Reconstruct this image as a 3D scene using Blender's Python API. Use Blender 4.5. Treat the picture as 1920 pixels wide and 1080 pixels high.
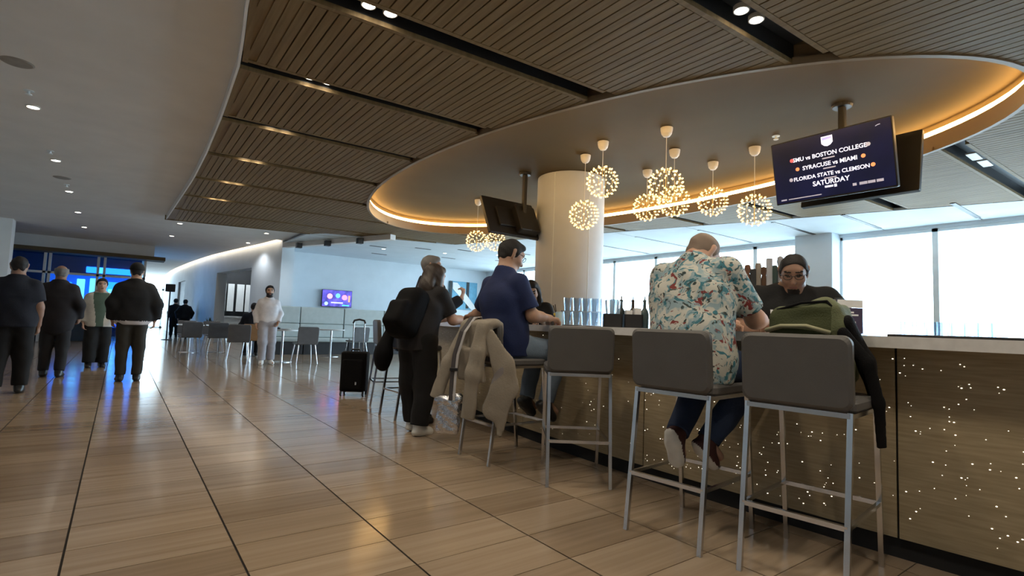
import bpy, bmesh, math, random
import numpy as np
from mathutils import Vector, Matrix
random.seed(7)
rng = np.random.default_rng(7)
S = bpy.context.scene
COL = S.collection
for o in list(bpy.data.objects):
    bpy.data.objects.remove(o)

# ------------------------------------------------------------------ camera, sky, exposure
CAM_R = ((0.80119174, -0.07228798, -0.59402546),
         (-0.59725234, -0.03494129, -0.80129192),
         (0.03716775, 0.99677157, -0.07116884))
cd = bpy.data.cameras.new('camera')
cam = bpy.data.objects.new('camera', cd)
COL.objects.link(cam)
cd.sensor_width = 36.0
cd.lens = 986.1 / 1920 * 36.0
cd.clip_start = 0.05
cd.clip_end = 400
cam.matrix_world = Matrix.Translation((0, 0, 1.04)) @ Matrix(CAM_R).to_4x4()
S.camera = cam
S.view_settings.view_transform = 'Standard'
S.view_settings.look = 'None'
S.view_settings.gamma = 1.0
S.view_settings.use_curve_mapping = False
S.view_settings.exposure = 0.38

world = bpy.data.worlds.new('sky')
S.world = world
world.use_nodes = True
bg = world.node_tree.nodes['Background']
bg.inputs['Color'].default_value = (0.62, 0.83, 1.0, 1)
bg.inputs['Strength'].default_value = 11.0

ZW = 3.2      # wood ceiling
ZG = 3.3      # plaster ceiling over the walkway
ZR = 3.5      # recessed oval
XWIN = 12.0
OVAL = ((5.604, 6.033), 2.51, 5.195, 0.0448)


def portal(loc, rot, sx, sy):
    d = bpy.data.lights.new('window_portal', 'AREA')
    d.shape = 'RECTANGLE'
    d.size = sx
    d.size_y = sy
    d.cycles.is_portal = True
    o = bpy.data.objects.new('window_portal', d)
    COL.objects.link(o)
    o.location = loc
    o.rotation_euler = rot
    return o


portal((12.02, 6.5, 1.8), (0, math.radians(90), 0), 3.0, 22.0)
portal((-1.8, 42.1, 1.6), (math.radians(-90), 0, 0), 8.6, 3.2)


# ------------------------------------------------------------------ materials
def newmat(name):
    m = bpy.data.materials.new(name)
    m.use_nodes = True
    nt = m.node_tree
    b = nt.nodes['Principled BSDF']
    return m, nt, b


def _coords(nt, scale=(1, 1, 1), kind='Object'):
    tc = nt.nodes.new('ShaderNodeTexCoord')
    mp = nt.nodes.new('ShaderNodeMapping')
    mp.inputs['Scale'].default_value = scale
    nt.links.new(tc.outputs[kind], mp.inputs['Vector'])
    return mp.outputs['Vector']


def _ramp(nt, fac, stops):
    r = nt.nodes.new('ShaderNodeValToRGB')
    e = r.color_ramp.elements
    while len(e) < len(stops):
        e.new(0.5)
    for k, (p, c) in enumerate(stops):
        e[k].position = p
        e[k].color = (*c, 1)
    nt.links.new(fac, r.inputs['Fac'])
    return r.outputs['Color']


def mat(name, color, rough=0.6, metal=0.0, var=0.12, nscale=8.0, bump=0.0, bscale=60.0, stretch=(1, 1, 1),
        spec=0.5, coat=0.0):
    """plain procedural material: colour with noise variation and an optional fine bump"""
    m, nt, b = newmat(name)
    v = _coords(nt, stretch)
    n = nt.nodes.new('ShaderNodeTexNoise')
    n.inputs['Scale'].default_value = nscale
    n.inputs['Detail'].default_value = 4
    nt.links.new(v, n.inputs['Vector'])
    lo = tuple(max(0, c * (1 - var)) for c in color)
    hi = tuple(min(1, c * (1 + var)) for c in color)
    nt.links.new(_ramp(nt, n.outputs['Fac'], [(0.3, lo), (0.7, hi)]), b.inputs['Base Color'])
    b.inputs['Roughness'].default_value = rough
    b.inputs['Metallic'].default_value = metal
    b.inputs['Specular IOR Level'].default_value = spec
    if coat:
        b.inputs['Coat Weight'].default_value = coat
        b.inputs['Coat Roughness'].default_value = 0.05
    if bump:
        n2 = nt.nodes.new('ShaderNodeTexNoise')
        n2.inputs['Scale'].default_value = bscale
        nt.links.new(v, n2.inputs['Vector'])
        bp = nt.nodes.new('ShaderNodeBump')
        bp.inputs['Strength'].default_value = bump
        bp.inputs['Distance'].default_value = 0.01
        nt.links.new(n2.outputs['Fac'], bp.inputs['Height'])
        nt.links.new(bp.outputs['Normal'], b.inputs['Normal'])
    return m


def emit(name, color, strength):
    m, nt, b = newmat(name)
    b.inputs['Base Color'].default_value = (*color, 1)
    b.inputs['Emission Color'].default_value = (*color, 1)
    b.inputs['Emission Strength'].default_value = strength
    return m


def thin_glass(name, tint=(1, 1, 1), gloss=0.08):
    m, nt, b = newmat(name)
    nt.nodes.remove(b)
    tr = nt.nodes.new('ShaderNodeBsdfTransparent')
    tr.inputs['Color'].default_value = (*tint, 1)
    gl = nt.nodes.new('ShaderNodeBsdfGlossy')
    gl.inputs['Roughness'].default_value = 0.03
    mx = nt.nodes.new('ShaderNodeMixShader')
    fr = nt.nodes.new('ShaderNodeLayerWeight')
    fr.inputs['Blend'].default_value = 0.25
    mu = nt.nodes.new('ShaderNodeMath')
    mu.operation = 'MULTIPLY_ADD'
    mu.inputs[1].default_value = 0.5
    mu.inputs[2].default_value = gloss
    nt.links.new(fr.outputs['Fresnel'], mu.inputs[0])
    nt.links.new(mu.outputs[0], mx.inputs['Fac'])
    nt.links.new(tr.outputs[0], mx.inputs[1])
    nt.links.new(gl.outputs[0], mx.inputs[2])
    nt.links.new(mx.outputs[0], nt.nodes['Material Output'].inputs['Surface'])
    return m


def tile_material():
    """vein-cut stone-look porcelain: per-tile tone from the tile's grid cell, streaks along X"""
    m, nt, b = newmat('porcelain_tile')
    g = nt.nodes.new('ShaderNodeNewGeometry')
    mp = nt.nodes.new('ShaderNodeMapping')
    mp.inputs['Location'].default_value = (0.118 / 0.61, -(1.795 - 0.302 * 20) / 0.302, 0)
    mp.inputs['Scale'].default_value = (1 / 0.61, 1 / 0.302, 0)
    nt.links.new(g.outputs['Position'], mp.inputs['Vector'])
    fl = nt.nodes.new('ShaderNodeVectorMath')
    fl.operation = 'FLOOR'
    nt.links.new(mp.outputs['Vector'], fl.inputs[0])
    wn = nt.nodes.new('ShaderNodeTexWhiteNoise')
    nt.links.new(fl.outputs['Vector'], wn.inputs['Vector'])
    ad = nt.nodes.new('ShaderNodeVectorMath')
    ad.operation = 'MULTIPLY_ADD'
    ad.inputs[1].default_value = (9, 7, 5)
    nt.links.new(wn.outputs['Color'], ad.inputs[0])
    sc = nt.nodes.new('ShaderNodeVectorMath')
    sc.operation = 'MULTIPLY'
    sc.inputs[1].default_value = (0.6, 19.0, 1.0)
    nt.links.new(g.outputs['Position'], sc.inputs[0])
    nt.links.new(sc.outputs['Vector'], ad.inputs[2])
    n = nt.nodes.new('ShaderNodeTexNoise')
    n.inputs['Scale'].default_value = 1.0
    n.inputs['Detail'].default_value = 3
    n.inputs['Roughness'].default_value = 0.55
    nt.links.new(ad.outputs['Vector'], n.inputs['Vector'])
    c1 = _ramp(nt, n.outputs['Fac'], [(0.28, (0.315, 0.232, 0.158)), (0.5, (0.375, 0.285, 0.202)), (0.72, (0.43, 0.335, 0.245))])
    tone = _ramp(nt, wn.outputs['Value'], [(0.0, (0.74, 0.72, 0.70)), (0.3, (0.93, 0.93, 0.93)), (1.0, (1.06, 1.06, 1.06))])
    mx = nt.nodes.new('ShaderNodeMix')
    mx.data_type = 'RGBA'
    mx.blend_type = 'MULTIPLY'
    mx.inputs['Factor'].default_value = 1.0
    nt.links.new(c1, mx.inputs['A'])
    nt.links.new(tone, mx.inputs['B'])
    nt.links.new(mx.outputs['Result'], b.inputs['Base Color'])
    n3 = nt.nodes.new('ShaderNodeTexNoise')
    n3.inputs['Scale'].default_value = 3.0
    nt.links.new(g.outputs['Position'], n3.inputs['Vector'])
    rr = nt.nodes.new('ShaderNodeMapRange')
    rr.inputs['To Min'].default_value = 0.10
    rr.inputs['To Max'].default_value = 0.20
    nt.links.new(n3.outputs['Fac'], rr.inputs['Value'])
    nt.links.new(rr.outputs['Result'], b.inputs['Roughness'])
    b.inputs['Specular IOR Level'].default_value = 0.6
    return m


def wood_material():
    m, nt, b = newmat('wood_veneer')
    g = nt.nodes.new('ShaderNodeNewGeometry')
    sc = nt.nodes.new('ShaderNodeVectorMath')
    sc.operation = 'MULTIPLY'
    sc.inputs[1].default_value = (30.0, 1.2, 1.0)
    nt.links.new(g.outputs['Position'], sc.inputs[0])
    n = nt.nodes.new('ShaderNodeTexNoise')
    n.inputs['Scale'].default_value = 1.0
    n.inputs['Detail'].default_value = 5
    nt.links.new(sc.outputs['Vector'], n.inputs['Vector'])
    nt.links.new(_ramp(nt, n.outputs['Fac'], [(0.3, (0.185, 0.118, 0.050)), (0.7, (0.26, 0.175, 0.080))]), b.inputs['Base Color'])
    b.inputs['Roughness'].default_value = 0.6
    b.inputs['Specular IOR Level'].default_value = 0.2
    return m


def bar_gold_material():
    m, nt, b = newmat('brushed_gold_panel')
    v = _coords(nt, (1, 1, 1))
    sc = nt.nodes.new('ShaderNodeVectorMath')
    sc.operation = 'MULTIPLY'
    sc.inputs[1].default_value = (6, 6, 90)
    nt.links.new(v, sc.inputs[0])
    n = nt.nodes.new('ShaderNodeTexNoise')
    n.inputs['Scale'].default_value = 1.0
    n.inputs['Detail'].default_value = 4
    nt.links.new(sc.outputs['Vector'], n.inputs['Vector'])
    nt.links.new(_ramp(nt, n.outputs['Fac'], [(0.3, (0.32, 0.255, 0.155)), (0.7, (0.43, 0.345, 0.222))]), b.inputs['Base Color'])
    b.inputs['Roughness'].default_value = 0.55
    b.inputs['Metallic'].default_value = 0.2
    b.inputs['Specular IOR Level'].default_value = 0.3
    return m


def floral_material():
    """aloha print: cream ground, teal fronds, dark strokes, red blossoms"""
    m, nt, b = newmat('floral_print_cotton')
    v = _coords(nt)
    w = nt.nodes.new('ShaderNodeTexNoise')
    w.inputs['Scale'].default_value = 9
    w.inputs['Detail'].default_value = 2
    nt.links.new(v, w.inputs['Vector'])
    ma = nt.nodes.new('ShaderNodeVectorMath')
    ma.operation = 'MULTIPLY_ADD'
    ma.inputs[1].default_value = (0.22, 0.22, 0.22)
    nt.links.new(w.outputs['Color'], ma.inputs[0])
    nt.links.new(v, ma.inputs[2])

    def noise(scale, off, detail=3):
        ad = nt.nodes.new('ShaderNodeVectorMath')
        ad.operation = 'ADD'
        ad.inputs[1].default_value = off
        nt.links.new(ma.outputs['Vector'], ad.inputs[0])
        n = nt.nodes.new('ShaderNodeTexNoise')
        n.inputs['Scale'].default_value = scale
        n.inputs['Detail'].default_value = detail
        nt.links.new(ad.outputs['Vector'], n.inputs['Vector'])
        return n.outputs['Fac']

    def mix(fac, a, bcol):
        x = nt.nodes.new('ShaderNodeMix')
        x.data_type = 'RGBA'
        nt.links.new(fac, x.inputs['Factor'])
        if isinstance(a, tuple):
            x.inputs['A'].default_value = (*a, 1)
        else:
            nt.links.new(a, x.inputs['A'])
        x.inputs['B'].default_value = (*bcol, 1)
        return x.outputs['Result']

    def step(f, lo, hi):
        r = nt.nodes.new('ShaderNodeMapRange')
        r.inputs['From Min'].default_value = lo
        r.inputs['From Max'].default_value = hi
        nt.links.new(f, r.inputs['Value'])
        return r.outputs['Result']
    c = mix(step(noise(15, (3, 1, 2), 2), 0.49, 0.56), (0.50, 0.50, 0.45), (0.25, 0.35, 0.39))
    c = mix(step(noise(21, (7, 4, 1), 5), 0.545, 0.585), c, (0.04, 0.17, 0.22))
    c = mix(step(noise(32, (1, 9, 5), 5), 0.59, 0.615), c, (0.03, 0.05, 0.05))
    c = mix(step(noise(15, (5, 5, 9), 5), 0.59, 0.615), c, (0.19, 0.028, 0.026))
    nt.links.new(c, b.inputs['Base Color'])
    b.inputs['Roughness'].default_value = 0.8
    return m


M = {}
M['tile'] = tile_material()
M['grout'] = mat('dark_grout', (0.012, 0.009, 0.007), 0.9)
M['wood'] = wood_material()
M['void'] = mat('black_ceiling_void', (0.012, 0.012, 0.012), 0.9)
M['slot'] = mat('black_slot_metal', (0.02, 0.02, 0.022), 0.45)
M['plaster'] = mat('white_plaster', (0.80, 0.79, 0.77), 0.85, var=0.04, nscale=2)
M['plaster_cool'] = mat('pale_plaster', (0.68, 0.75, 0.80), 0.8, var=0.04, nscale=2)
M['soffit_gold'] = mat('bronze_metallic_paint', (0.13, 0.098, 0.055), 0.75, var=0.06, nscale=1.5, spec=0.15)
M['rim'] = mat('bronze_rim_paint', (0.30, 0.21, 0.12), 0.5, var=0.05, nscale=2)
M['led'] = emit('warm_led_strip', (1.0, 0.58, 0.19), 26.0)
M['led_white'] = emit('warm_white_led_strip', (1.0, 0.82, 0.62), 2.6)
M['bulb'] = emit('warm_bulb', (1.0, 0.66, 0.27), 2.3)
M['lampdisc'] = emit('downlight_lens', (1.0, 0.94, 0.82), 16.0)
M['chrome'] = mat('brushed_steel', (0.62, 0.63, 0.65), 0.22, metal=1.0, var=0.05)
M['brass'] = mat('brass_wire', (0.55, 0.42, 0.18), 0.3, metal=1.0)
M['black'] = mat('black_plastic', (0.012, 0.012, 0.014), 0.45)
M['blackmat'] = mat('black_rubber', (0.010, 0.010, 0.011), 0.8)
M['stool'] = mat('taupe_leatherette', (0.088, 0.085, 0.084), 0.5, var=0.06, bump=0.08, bscale=220)
M['gold'] = bar_gold_material()
M['stud'] = emit('lit_perforation', (1.0, 0.93, 0.8), 3.0)
M['counter'] = mat('white_quartz', (0.66, 0.65, 0.64), 0.25, var=0.05, nscale=30)
M['column'] = mat('column_plaster', (0.56, 0.60, 0.65), 0.6, var=0.04, nscale=3)
M['glass'] = thin_glass('window_glass', (0.97, 0.99, 1.0), 0.03)
M['tumbler'] = thin_glass('clear_tumbler_glass', (0.82, 0.89, 0.95), 0.10)
M['frame'] = mat('pale_aluminium', (0.80, 0.86, 0.88), 0.5, metal=0.0, var=0.03)
M['white'] = mat('white_ceramic', (0.75, 0.74, 0.72), 0.4, var=0.03)
M['sage'] = mat('grey_green_vinyl', (0.42, 0.47, 0.46), 0.55, var=0.05)
M['darkbase'] = mat('dark_plinth', (0.02, 0.02, 0.022), 0.6)
M['tabletop'] = mat('pale_laminate', (0.62, 0.63, 0.62), 0.35, var=0.03)
M['chairgrey'] = mat('charcoal_shell', (0.10, 0.10, 0.105), 0.5)
M['tan'] = mat('tan_upholstery', (0.33, 0.17, 0.07), 0.6)
M['tarmac'] = mat('pale_concrete_apron', (0.6, 0.6, 0.58), 0.9, nscale=0.2)


# ------------------------------------------------------------------ mesh helpers
class MB:
    """collects verts and faces; build() links them as one mesh object"""

    def __init__(self):
        self.v = []
        self.f = []
        self.mi = []

    def add(self, vs, fs, mi=0):
        n = len(self.v)
        self.v.extend([tuple(map(float, p)) for p in vs])
        self.f.extend([tuple(i + n for i in f) for f in fs])
        self.mi.extend([mi] * len(fs))
        return self

    def box(self, lo, hi, mi=0, M4=None):
        x0, y0, z0 = lo
        x1, y1, z1 = hi
        vs = [(x0, y0, z0), (x1, y0, z0), (x1, y1, z0), (x0, y1, z0), (x0, y0, z1), (x1, y0, z1), (x1, y1, z1), (x0, y1, z1)]
        if M4 is not None:
            vs = [tuple(M4 @ Vector(p)) for p in vs]
        return self.add(vs, [(0, 3, 2, 1), (4, 5, 6, 7), (0, 1, 5, 4), (1, 2, 6, 5), (2, 3, 7, 6), (3, 0, 4, 7)], mi)

    def rbox(self, lo, hi, r, mi=0, seg=3, axis=2, M4=None):
        """box whose four edges along one axis are rounded, with small chamfers on the ends"""
        a, b = [k for k in range(3) if k != axis]
        pts = []
        for cx, cy, a0 in ((hi[a] - r, hi[b] - r, 0), (lo[a] + r, hi[b] - r, 90), (lo[a] + r, lo[b] + r, 180), (hi[a] - r, lo[b] + r, 270)):
            for k in range(seg + 1):
                t = math.radians(a0 + 90 * k / seg)
                pts.append((cx + r * math.cos(t), cy + r * math.sin(t)))
        ch = min(r * 0.4, (hi[axis] - lo[axis]) * 0.25)
        mx, my = (lo[a] + hi[a]) / 2, (lo[b] + hi[b]) / 2
        sx, sy = 1 - ch / max(1e-6, (hi[a] - lo[a]) / 2), 1 - ch / max(1e-6, (hi[b] - lo[b]) / 2)
        rings = [(lo[axis], True), (lo[axis] + ch, False), (hi[axis] - ch, False), (hi[axis], True)]
        vs = []
        for z, sh in rings:
            for (x, y) in pts:
                if sh:
                    x, y = mx + (x - mx) * sx, my + (y - my) * sy
                p = [0, 0, 0]
                p[a], p[b], p[axis] = x, y, z
                vs.append(tuple(M4 @ Vector(p)) if M4 is not None else tuple(p))
        n = len(pts)
        fs = []
        for q in range(3):
            for k in range(n):
                fs.append((q * n + k, q * n + (k + 1) % n, (q + 1) * n + (k + 1) % n, (q + 1) * n + k))
        fs.append(tuple(range(n))[::-1])
        fs.append(tuple(range(3 * n, 4 * n)))
        return self.add(vs, fs, mi)

    def tube(self, pts, r, n=8, mi=0, cap=True, closed=False, flat=None):
        """swept tube along a polyline; r is a number or a list of radii"""
        P = [Vector(p) for p in pts]
        R = r if isinstance(r, (list, tuple)) else [r] * len(P)
        vs = []
        up = None
        m = len(P)
        for i, p in enumerate(P):
            if closed:
                d = (P[(i + 1) % m] - P[i - 1])
            else:
                d = (P[min(i + 1, m - 1)] - P[max(i - 1, 0)])
            d = d.normalized() if d.length > 1e-9 else Vector((0, 0, 1))
            if up is None:
                up = Vector((0, 0, 1)) if abs(d.z) < 0.9 else Vector((1, 0, 0))
            s = d.cross(up).normalized()
            up = s.cross(d).normalized()
            for k in range(n):
                t = 2 * math.pi * (k + 0.5) / n
                f = 1.0 if flat is None else flat
                vs.append(p + s * (math.cos(t) * R[i]) + up * (math.sin(t) * R[i] * f))
        fs = []
        for i in range(m if closed else m - 1):
            j = (i + 1) % m
            for k in range(n):
                fs.append((i * n + k, i * n + (k + 1) % n, j * n + (k + 1) % n, j * n + k))
        if cap and not closed:
            fs.append(tuple(range(n))[::-1])
            fs.append(tuple(range((m - 1) * n, m * n)))
        return self.add(vs, fs, mi)

    def bar(self, a, b, w, t=None, mi=0):
        """square-section bar"""
        t = w if t is None else t
        a, b = Vector(a), Vector(b)
        d = (b - a).normalized()
        up = Vector((0, 0, 1)) if abs(d.z) < 0.9 else Vector((0, 1, 0))
        s = d.cross(up).normalized()
        u = s.cross(d).normalized()
        vs = []
        for p in (a, b):
            for i, j in ((-1, -1), (1, -1), (1, 1), (-1, 1)):
                vs.append(p + s * (i * w / 2) + u * (j * t / 2))
        return self.add(vs, [(0, 1, 2, 3), (7, 6, 5, 4), (0, 4, 5, 1), (1, 5, 6, 2), (2, 6, 7, 3), (3, 7, 4, 0)], mi)

    def lathe(self, prof, n=20, c=(0, 0, 0), mi=0, cap0=True, cap1=True):
        vs = []
        for r, z in prof:
            for k in range(n):
                t = 2 * math.pi * k / n
                vs.append((c[0] + r * math.cos(t), c[1] + r * math.sin(t), c[2] + z))
        fs = []
        for i in range(len(prof) - 1):
            for k in range(n):
                fs.append((i * n + k, i * n + (k + 1) % n, (i + 1) * n + (k + 1) % n, (i + 1) * n + k))
        if cap0:
            fs.append(tuple(range(n))[::-1])
        if cap1:
            fs.append(tuple(range((len(prof) - 1) * n, len(prof) * n)))
        return self.add(vs, fs, mi)

    def prism(self, poly, z0, z1, mi=0):
        n = len(poly)
        vs = [(x, y, z0) for x, y in poly] + [(x, y, z1) for x, y in poly]
        fs = [tuple(range(n))[::-1], tuple(range(n, 2 * n))]
        fs += [(k, (k + 1) % n, n + (k + 1) % n, n + k) for k in range(n)]
        return self.add(vs, fs, mi)

    def mesh(self, name, mats, off=(0, 0, 0)):
        me = bpy.data.meshes.new(name)
        vs = self.v if off == (0, 0, 0) else [(a - off[0], b - off[1], c - off[2]) for a, b, c in self.v]
        me.from_pydata(vs, [], self.f)
        for mm in (mats if isinstance(mats, (list, tuple)) else [mats]):
            me.materials.append(mm)
        if any(self.mi):
            me.polygons.foreach_set('material_index', self.mi)
        me.update()
        return me

    def build(self, name, mats, parent=None, loc=None, smooth=None, off=(0, 0, 0)):
        me = self.mesh(name, mats, off)
        if smooth:
            me.polygons.foreach_set('use_smooth', [True] * len(me.polygons))
            if smooth is not True:
                try:
                    me.set_sharp_from_angle(angle=math.radians(smooth))
                except Exception:
                    pass
        return link(name, me, parent, loc)


def link(name, me, parent=None, loc=None):
    o = bpy.data.objects.new(name, me)
    COL.objects.link(o)
    if parent is not None:
        o.parent = parent
    if loc is not None:
        o.location = loc
    return o


def tag(o, label=None, cat=None, group=None, kind=None):
    if label:
        o['label'] = label
    if cat:
        o['category'] = cat
    if group:
        o['group'] = group
    if kind:
        o['kind'] = kind
    return o


def thing(name, label, cat, loc=(0, 0, 0), rz=0.0, group=None):
    o = bpy.data.objects.new(name, None)
    o.empty_display_size = 0.1
    COL.objects.link(o)
    o.location = loc
    o.rotation_euler = (0, 0, rz)
    return tag(o, label, cat, group)


def struct(o, label=None):
    o['kind'] = 'structure'
    if label:
        o['label'] = label
    return o


def copy_tree(o, parent=None):
    c = o.copy()
    COL.objects.link(c)
    if parent is not None:
        c.parent = parent
    for ch in [x for x in COL.objects if x.parent == o]:
        copy_tree(ch, c)
    return c


def spot(name, loc, energy, color=(1, 0.86, 0.66), size=1.9, blend=0.6, radius=0.05, parent=None):
    d = bpy.data.lights.new(name, 'SPOT')
    d.energy = energy
    d.color = color
    d.spot_size = size
    d.spot_blend = blend
    d.shadow_soft_size = radius
    o = bpy.data.objects.new(name, d)
    COL.objects.link(o)
    o.location = loc
    if parent is not None:
        o.parent = parent
    return o


def point(name, loc, energy, color=(1, 0.75, 0.42), radius=0.15, parent=None):
    d = bpy.data.lights.new(name, 'POINT')
    d.energy = energy
    d.color = color
    d.shadow_soft_size = radius
    o = bpy.data.objects.new(name, d)
    COL.objects.link(o)
    o.location = loc
    if parent is not None:
        o.parent = parent
    return o

# ================================================================== THE SETTING
R_AX = None
# ---- floor: grout bed and porcelain tiles
FX0, FX1, FY0, FY1 = -7.0, 12.0, -4.0, 42.0
mb = MB()
mb.box((FX0 - .3, FY0 - .3, -0.16), (FX1 + .3, FY1 + .3, -0.004))
floor = struct(mb.build('floor', M['grout']), 'glossy tan stone-look tile floor of the lounge')
TX, TY = 0.61, 0.302
TX0, TY0 = -0.118, 1.795


def cam_xy(p):
    """camera-space check used only to pick which tiles and planks are the 300 largest in view"""
    d = Vector(p) - Vector((0, 0, 1.04))
    q = Matrix(CAM_R).transposed() @ d
    if q.z > -0.3:
        return None
    return (960 + 986.1 * q.x / -q.z, 540 - 986.1 * q.y / -q.z, -q.z)


def in_bar(x, y, off=0.0):
    return ((x - 5.2) / (2.2 - off)) ** 2 + ((y - 2.2) / (6.2 - off)) ** 2 < 1


tiles = []
for i in range(int((FX0 - TX0) // TX), int((FX1 - TX0) // TX) + 1):
    for j in range(int((FY0 - TY0) // TY), int((FY1 - TY0) // TY) + 1):
        x0, x1 = max(FX0, TX0 + i * TX), min(FX1, TX0 + (i + 1) * TX)
        y0, y1 = max(FY0, TY0 + j * TY), min(FY1, TY0 + (j + 1) * TY)
        if x1 - x0 < .05 or y1 - y0 < .05:
            continue
        full = (x1 - x0 > TX - .01) and (y1 - y0 > TY - .01)
        c = cam_xy(((x0 + x1) / 2, (y0 + y1) / 2, 0))
        vis = c is not None and -60 < c[0] < 1980 and c[1] < 1140 and full and not in_bar((x0 + x1) / 2, (y0 + y1) / 2)
        tiles.append((c[2] if vis else 1e9, x0, x1, y0, y1))
tiles.sort(key=lambda t: t[0])
GX, GY = 0.0045, 0.0026
mb = MB()
mb.box((GX, GY, -0.02), (TX - GX, TY - GY, 0.0))
tile_me = mb.mesh('tile', M['tile'])
rest = MB()
for n, (d, x0, x1, y0, y1) in enumerate(tiles):
    if n < 300 and d < 1e8:
        link('tile', tile_me, floor, (x0, y0, 0))
    else:
        vs = [(x0 + GX, y0 + GY, 0), (x1 - GX, y0 + GY, 0), (x1 - GX, y1 - GY, 0), (x0 + GX, y1 - GY, 0)]
        vs += [(a, b, -0.006) for a, b, _ in vs]
        rest.add(vs, [(0, 1, 2, 3), (0, 4, 5, 1), (1, 5, 6, 2), (2, 6, 7, 3), (3, 7, 4, 0)])
tag(rest.build('tile_field', M['tile'], floor), kind='stuff')

# ---- ceiling: black void, plaster fields, wood planks with black slots, oval recess
mb = MB()
mb.box((-7.3, -4.3, 3.66), (12.4, 42.3, 3.9))
ceiling = struct(mb.build('ceiling', M['void']), 'lounge ceiling of slatted wood, plaster and a lit oval recess')

OVC, OVA, OVB, OVP = OVAL


def oval(t, grow=0.0):
    """point on the oval; t in radians"""
    a, b = OVA + grow, OVB + grow
    u, v = a * math.cos(t), b * math.sin(t)
    return (OVC[0] + u * math.cos(OVP) - v * math.sin(OVP), OVC[1] + u * math.sin(OVP) + v * math.cos(OVP))


def oval_y(x, grow=0.02):
    """Y interval of the oval at a given X, or None"""
    a, b = OVA + grow, OVB + grow
    cs, sn = math.cos(OVP), math.sin(OVP)
    dx = x - OVC[0]
    A = sn * sn / a ** 2 + cs * cs / b ** 2
    B = 2 * dx * cs * sn * (1 / a ** 2 - 1 / b ** 2)
    C = dx * dx * (cs * cs / a ** 2 + sn * sn / b ** 2) - 1
    q = B * B - 4 * A * C
    if q <= 0:
        return None
    q = math.sqrt(q)
    return (OVC[1] + (-B - q) / (2 * A), OVC[1] + (-B + q) / (2 * A))


SLOT_Y = [-1.0, 0.48, 2.0, 3.53, 4.96, 6.46, 8.03, 9.62, 11.2, 12.85]
SLOT_W = [.22, .22, .22, .20, .165, .16, .15, .15, .14, .14]
SLOPE = -0.045


def slot_y(k, x):
    return SLOT_Y[k] + SLOPE * (x - 0.75)


def y_far(x):
    return 14.5 - 0.2 * (x - 0.8)


def y_right(x):
    return 8.24 - (x - 8.63) / 0.3256


XL = [(-4.0, 0.30), (2.0, 0.40), (3.9, 0.56), (4.9, 0.68), (6.4, 0.747), (8.0, 0.79), (9.7, 0.805), (11.8, 0.77), (14.6, 0.72)]


def x_left(y):
    for (a, xa), (b, xb) in zip(XL, XL[1:]):
        if y <= b:
            return xa + (xb - xa) * (y - a) / (b - a)
    return XL[-1][1]


PITCH, GROOVE, EDGE = 0.0815, 0.011, 0.045
planks = []
bands = [(None, 0)] + [(k, k + 1) for k in range(len(SLOT_Y) - 1)] + [(len(SLOT_Y) - 1, None)]
PX0 = 0.86 - 5 * PITCH
npl = int((12.0 - PX0) / PITCH)


def y_left(x):
    """how far a plank left of the margin runs before the curved edge cuts it"""
    if x > 0.86:
        return 99.0
    y = -4.0
    while y < 14.5 and x_left(y) + 0.052 < x:
        y += 0.05
    return y


strips = []
for (k0, k1) in bands:
    def lo_y(x):
        return -4.0 if k0 is None else slot_y(k0, x) + SLOT_W[k0] / 2

    def hi_y(x):
        t = y_far(x) if k1 is None else min(slot_y(k1, x) - SLOT_W[k1] / 2, y_far(x))
        return min(t, y_right(x))
    for i in range(npl):
        x0 = PX0 + i * PITCH
        yl = y_left(x0)
        x1 = x0 + PITCH - GROOVE
        ends = []
        for x in (x0, x1):
            B, T = lo_y(x) + EDGE, min(hi_y(x) - EDGE, yl)
            e = oval_y(x)
            if e is None and abs(x - OVC[0]) < OVA + 0.6:
                e2 = oval_y(x0) or oval_y(x1)
                if e2:
                    e = (sum(e2) / 2, sum(e2) / 2)
            ends.append((B, T, e))
        for part in (0, 1):
            q = []
            for (B, T, e) in ends:
                if e is None:
                    q.append((B, T) if part == 0 else (T, T))
                elif part == 0:
                    q.append((B, max(B, min(T, e[0]))))
                else:
                    q.append((min(T, max(B, e[1])), T))
            l0, l1 = q[0][1] - q[0][0], q[1][1] - q[1][0]
            if max(l0, l1) < 0.02 or min(l0, l1) < -1e-6:
                continue
            planks.append([(x0, q[0][0]), (x1, q[1][0]), (x1, q[1][1] + 1e-4), (x0, q[0][1] + 1e-4)])


def psize(pl):
    cx, cy = sum(p[0] for p in pl) / 4, sum(p[1] for p in pl) / 4
    c = cam_xy((cx, cy, ZW))
    if c is None or not (-80 < c[0] < 2000 and -120 < c[1] < 1080):
        return 0
    return abs(pl[3][1] - pl[0][1]) / c[2] ** 2


planks.sort(key=psize, reverse=True)
rest = MB()
for n, pl in enumerate(planks):
    if n < 300 and psize(pl) > 0:
        m1 = MB()
        ox, oy = pl[0]
        m1.prism([(x - ox, y - oy) for x, y in pl], 0, 0.03)
        link('plank', m1.mesh('plank', M['wood']), ceiling, (ox, oy, ZW))
    else:
        rest.prism(pl, ZW, ZW + 0.03)
tag(rest.build('plank_field', M['wood'], ceiling), kind='stuff')

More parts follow.
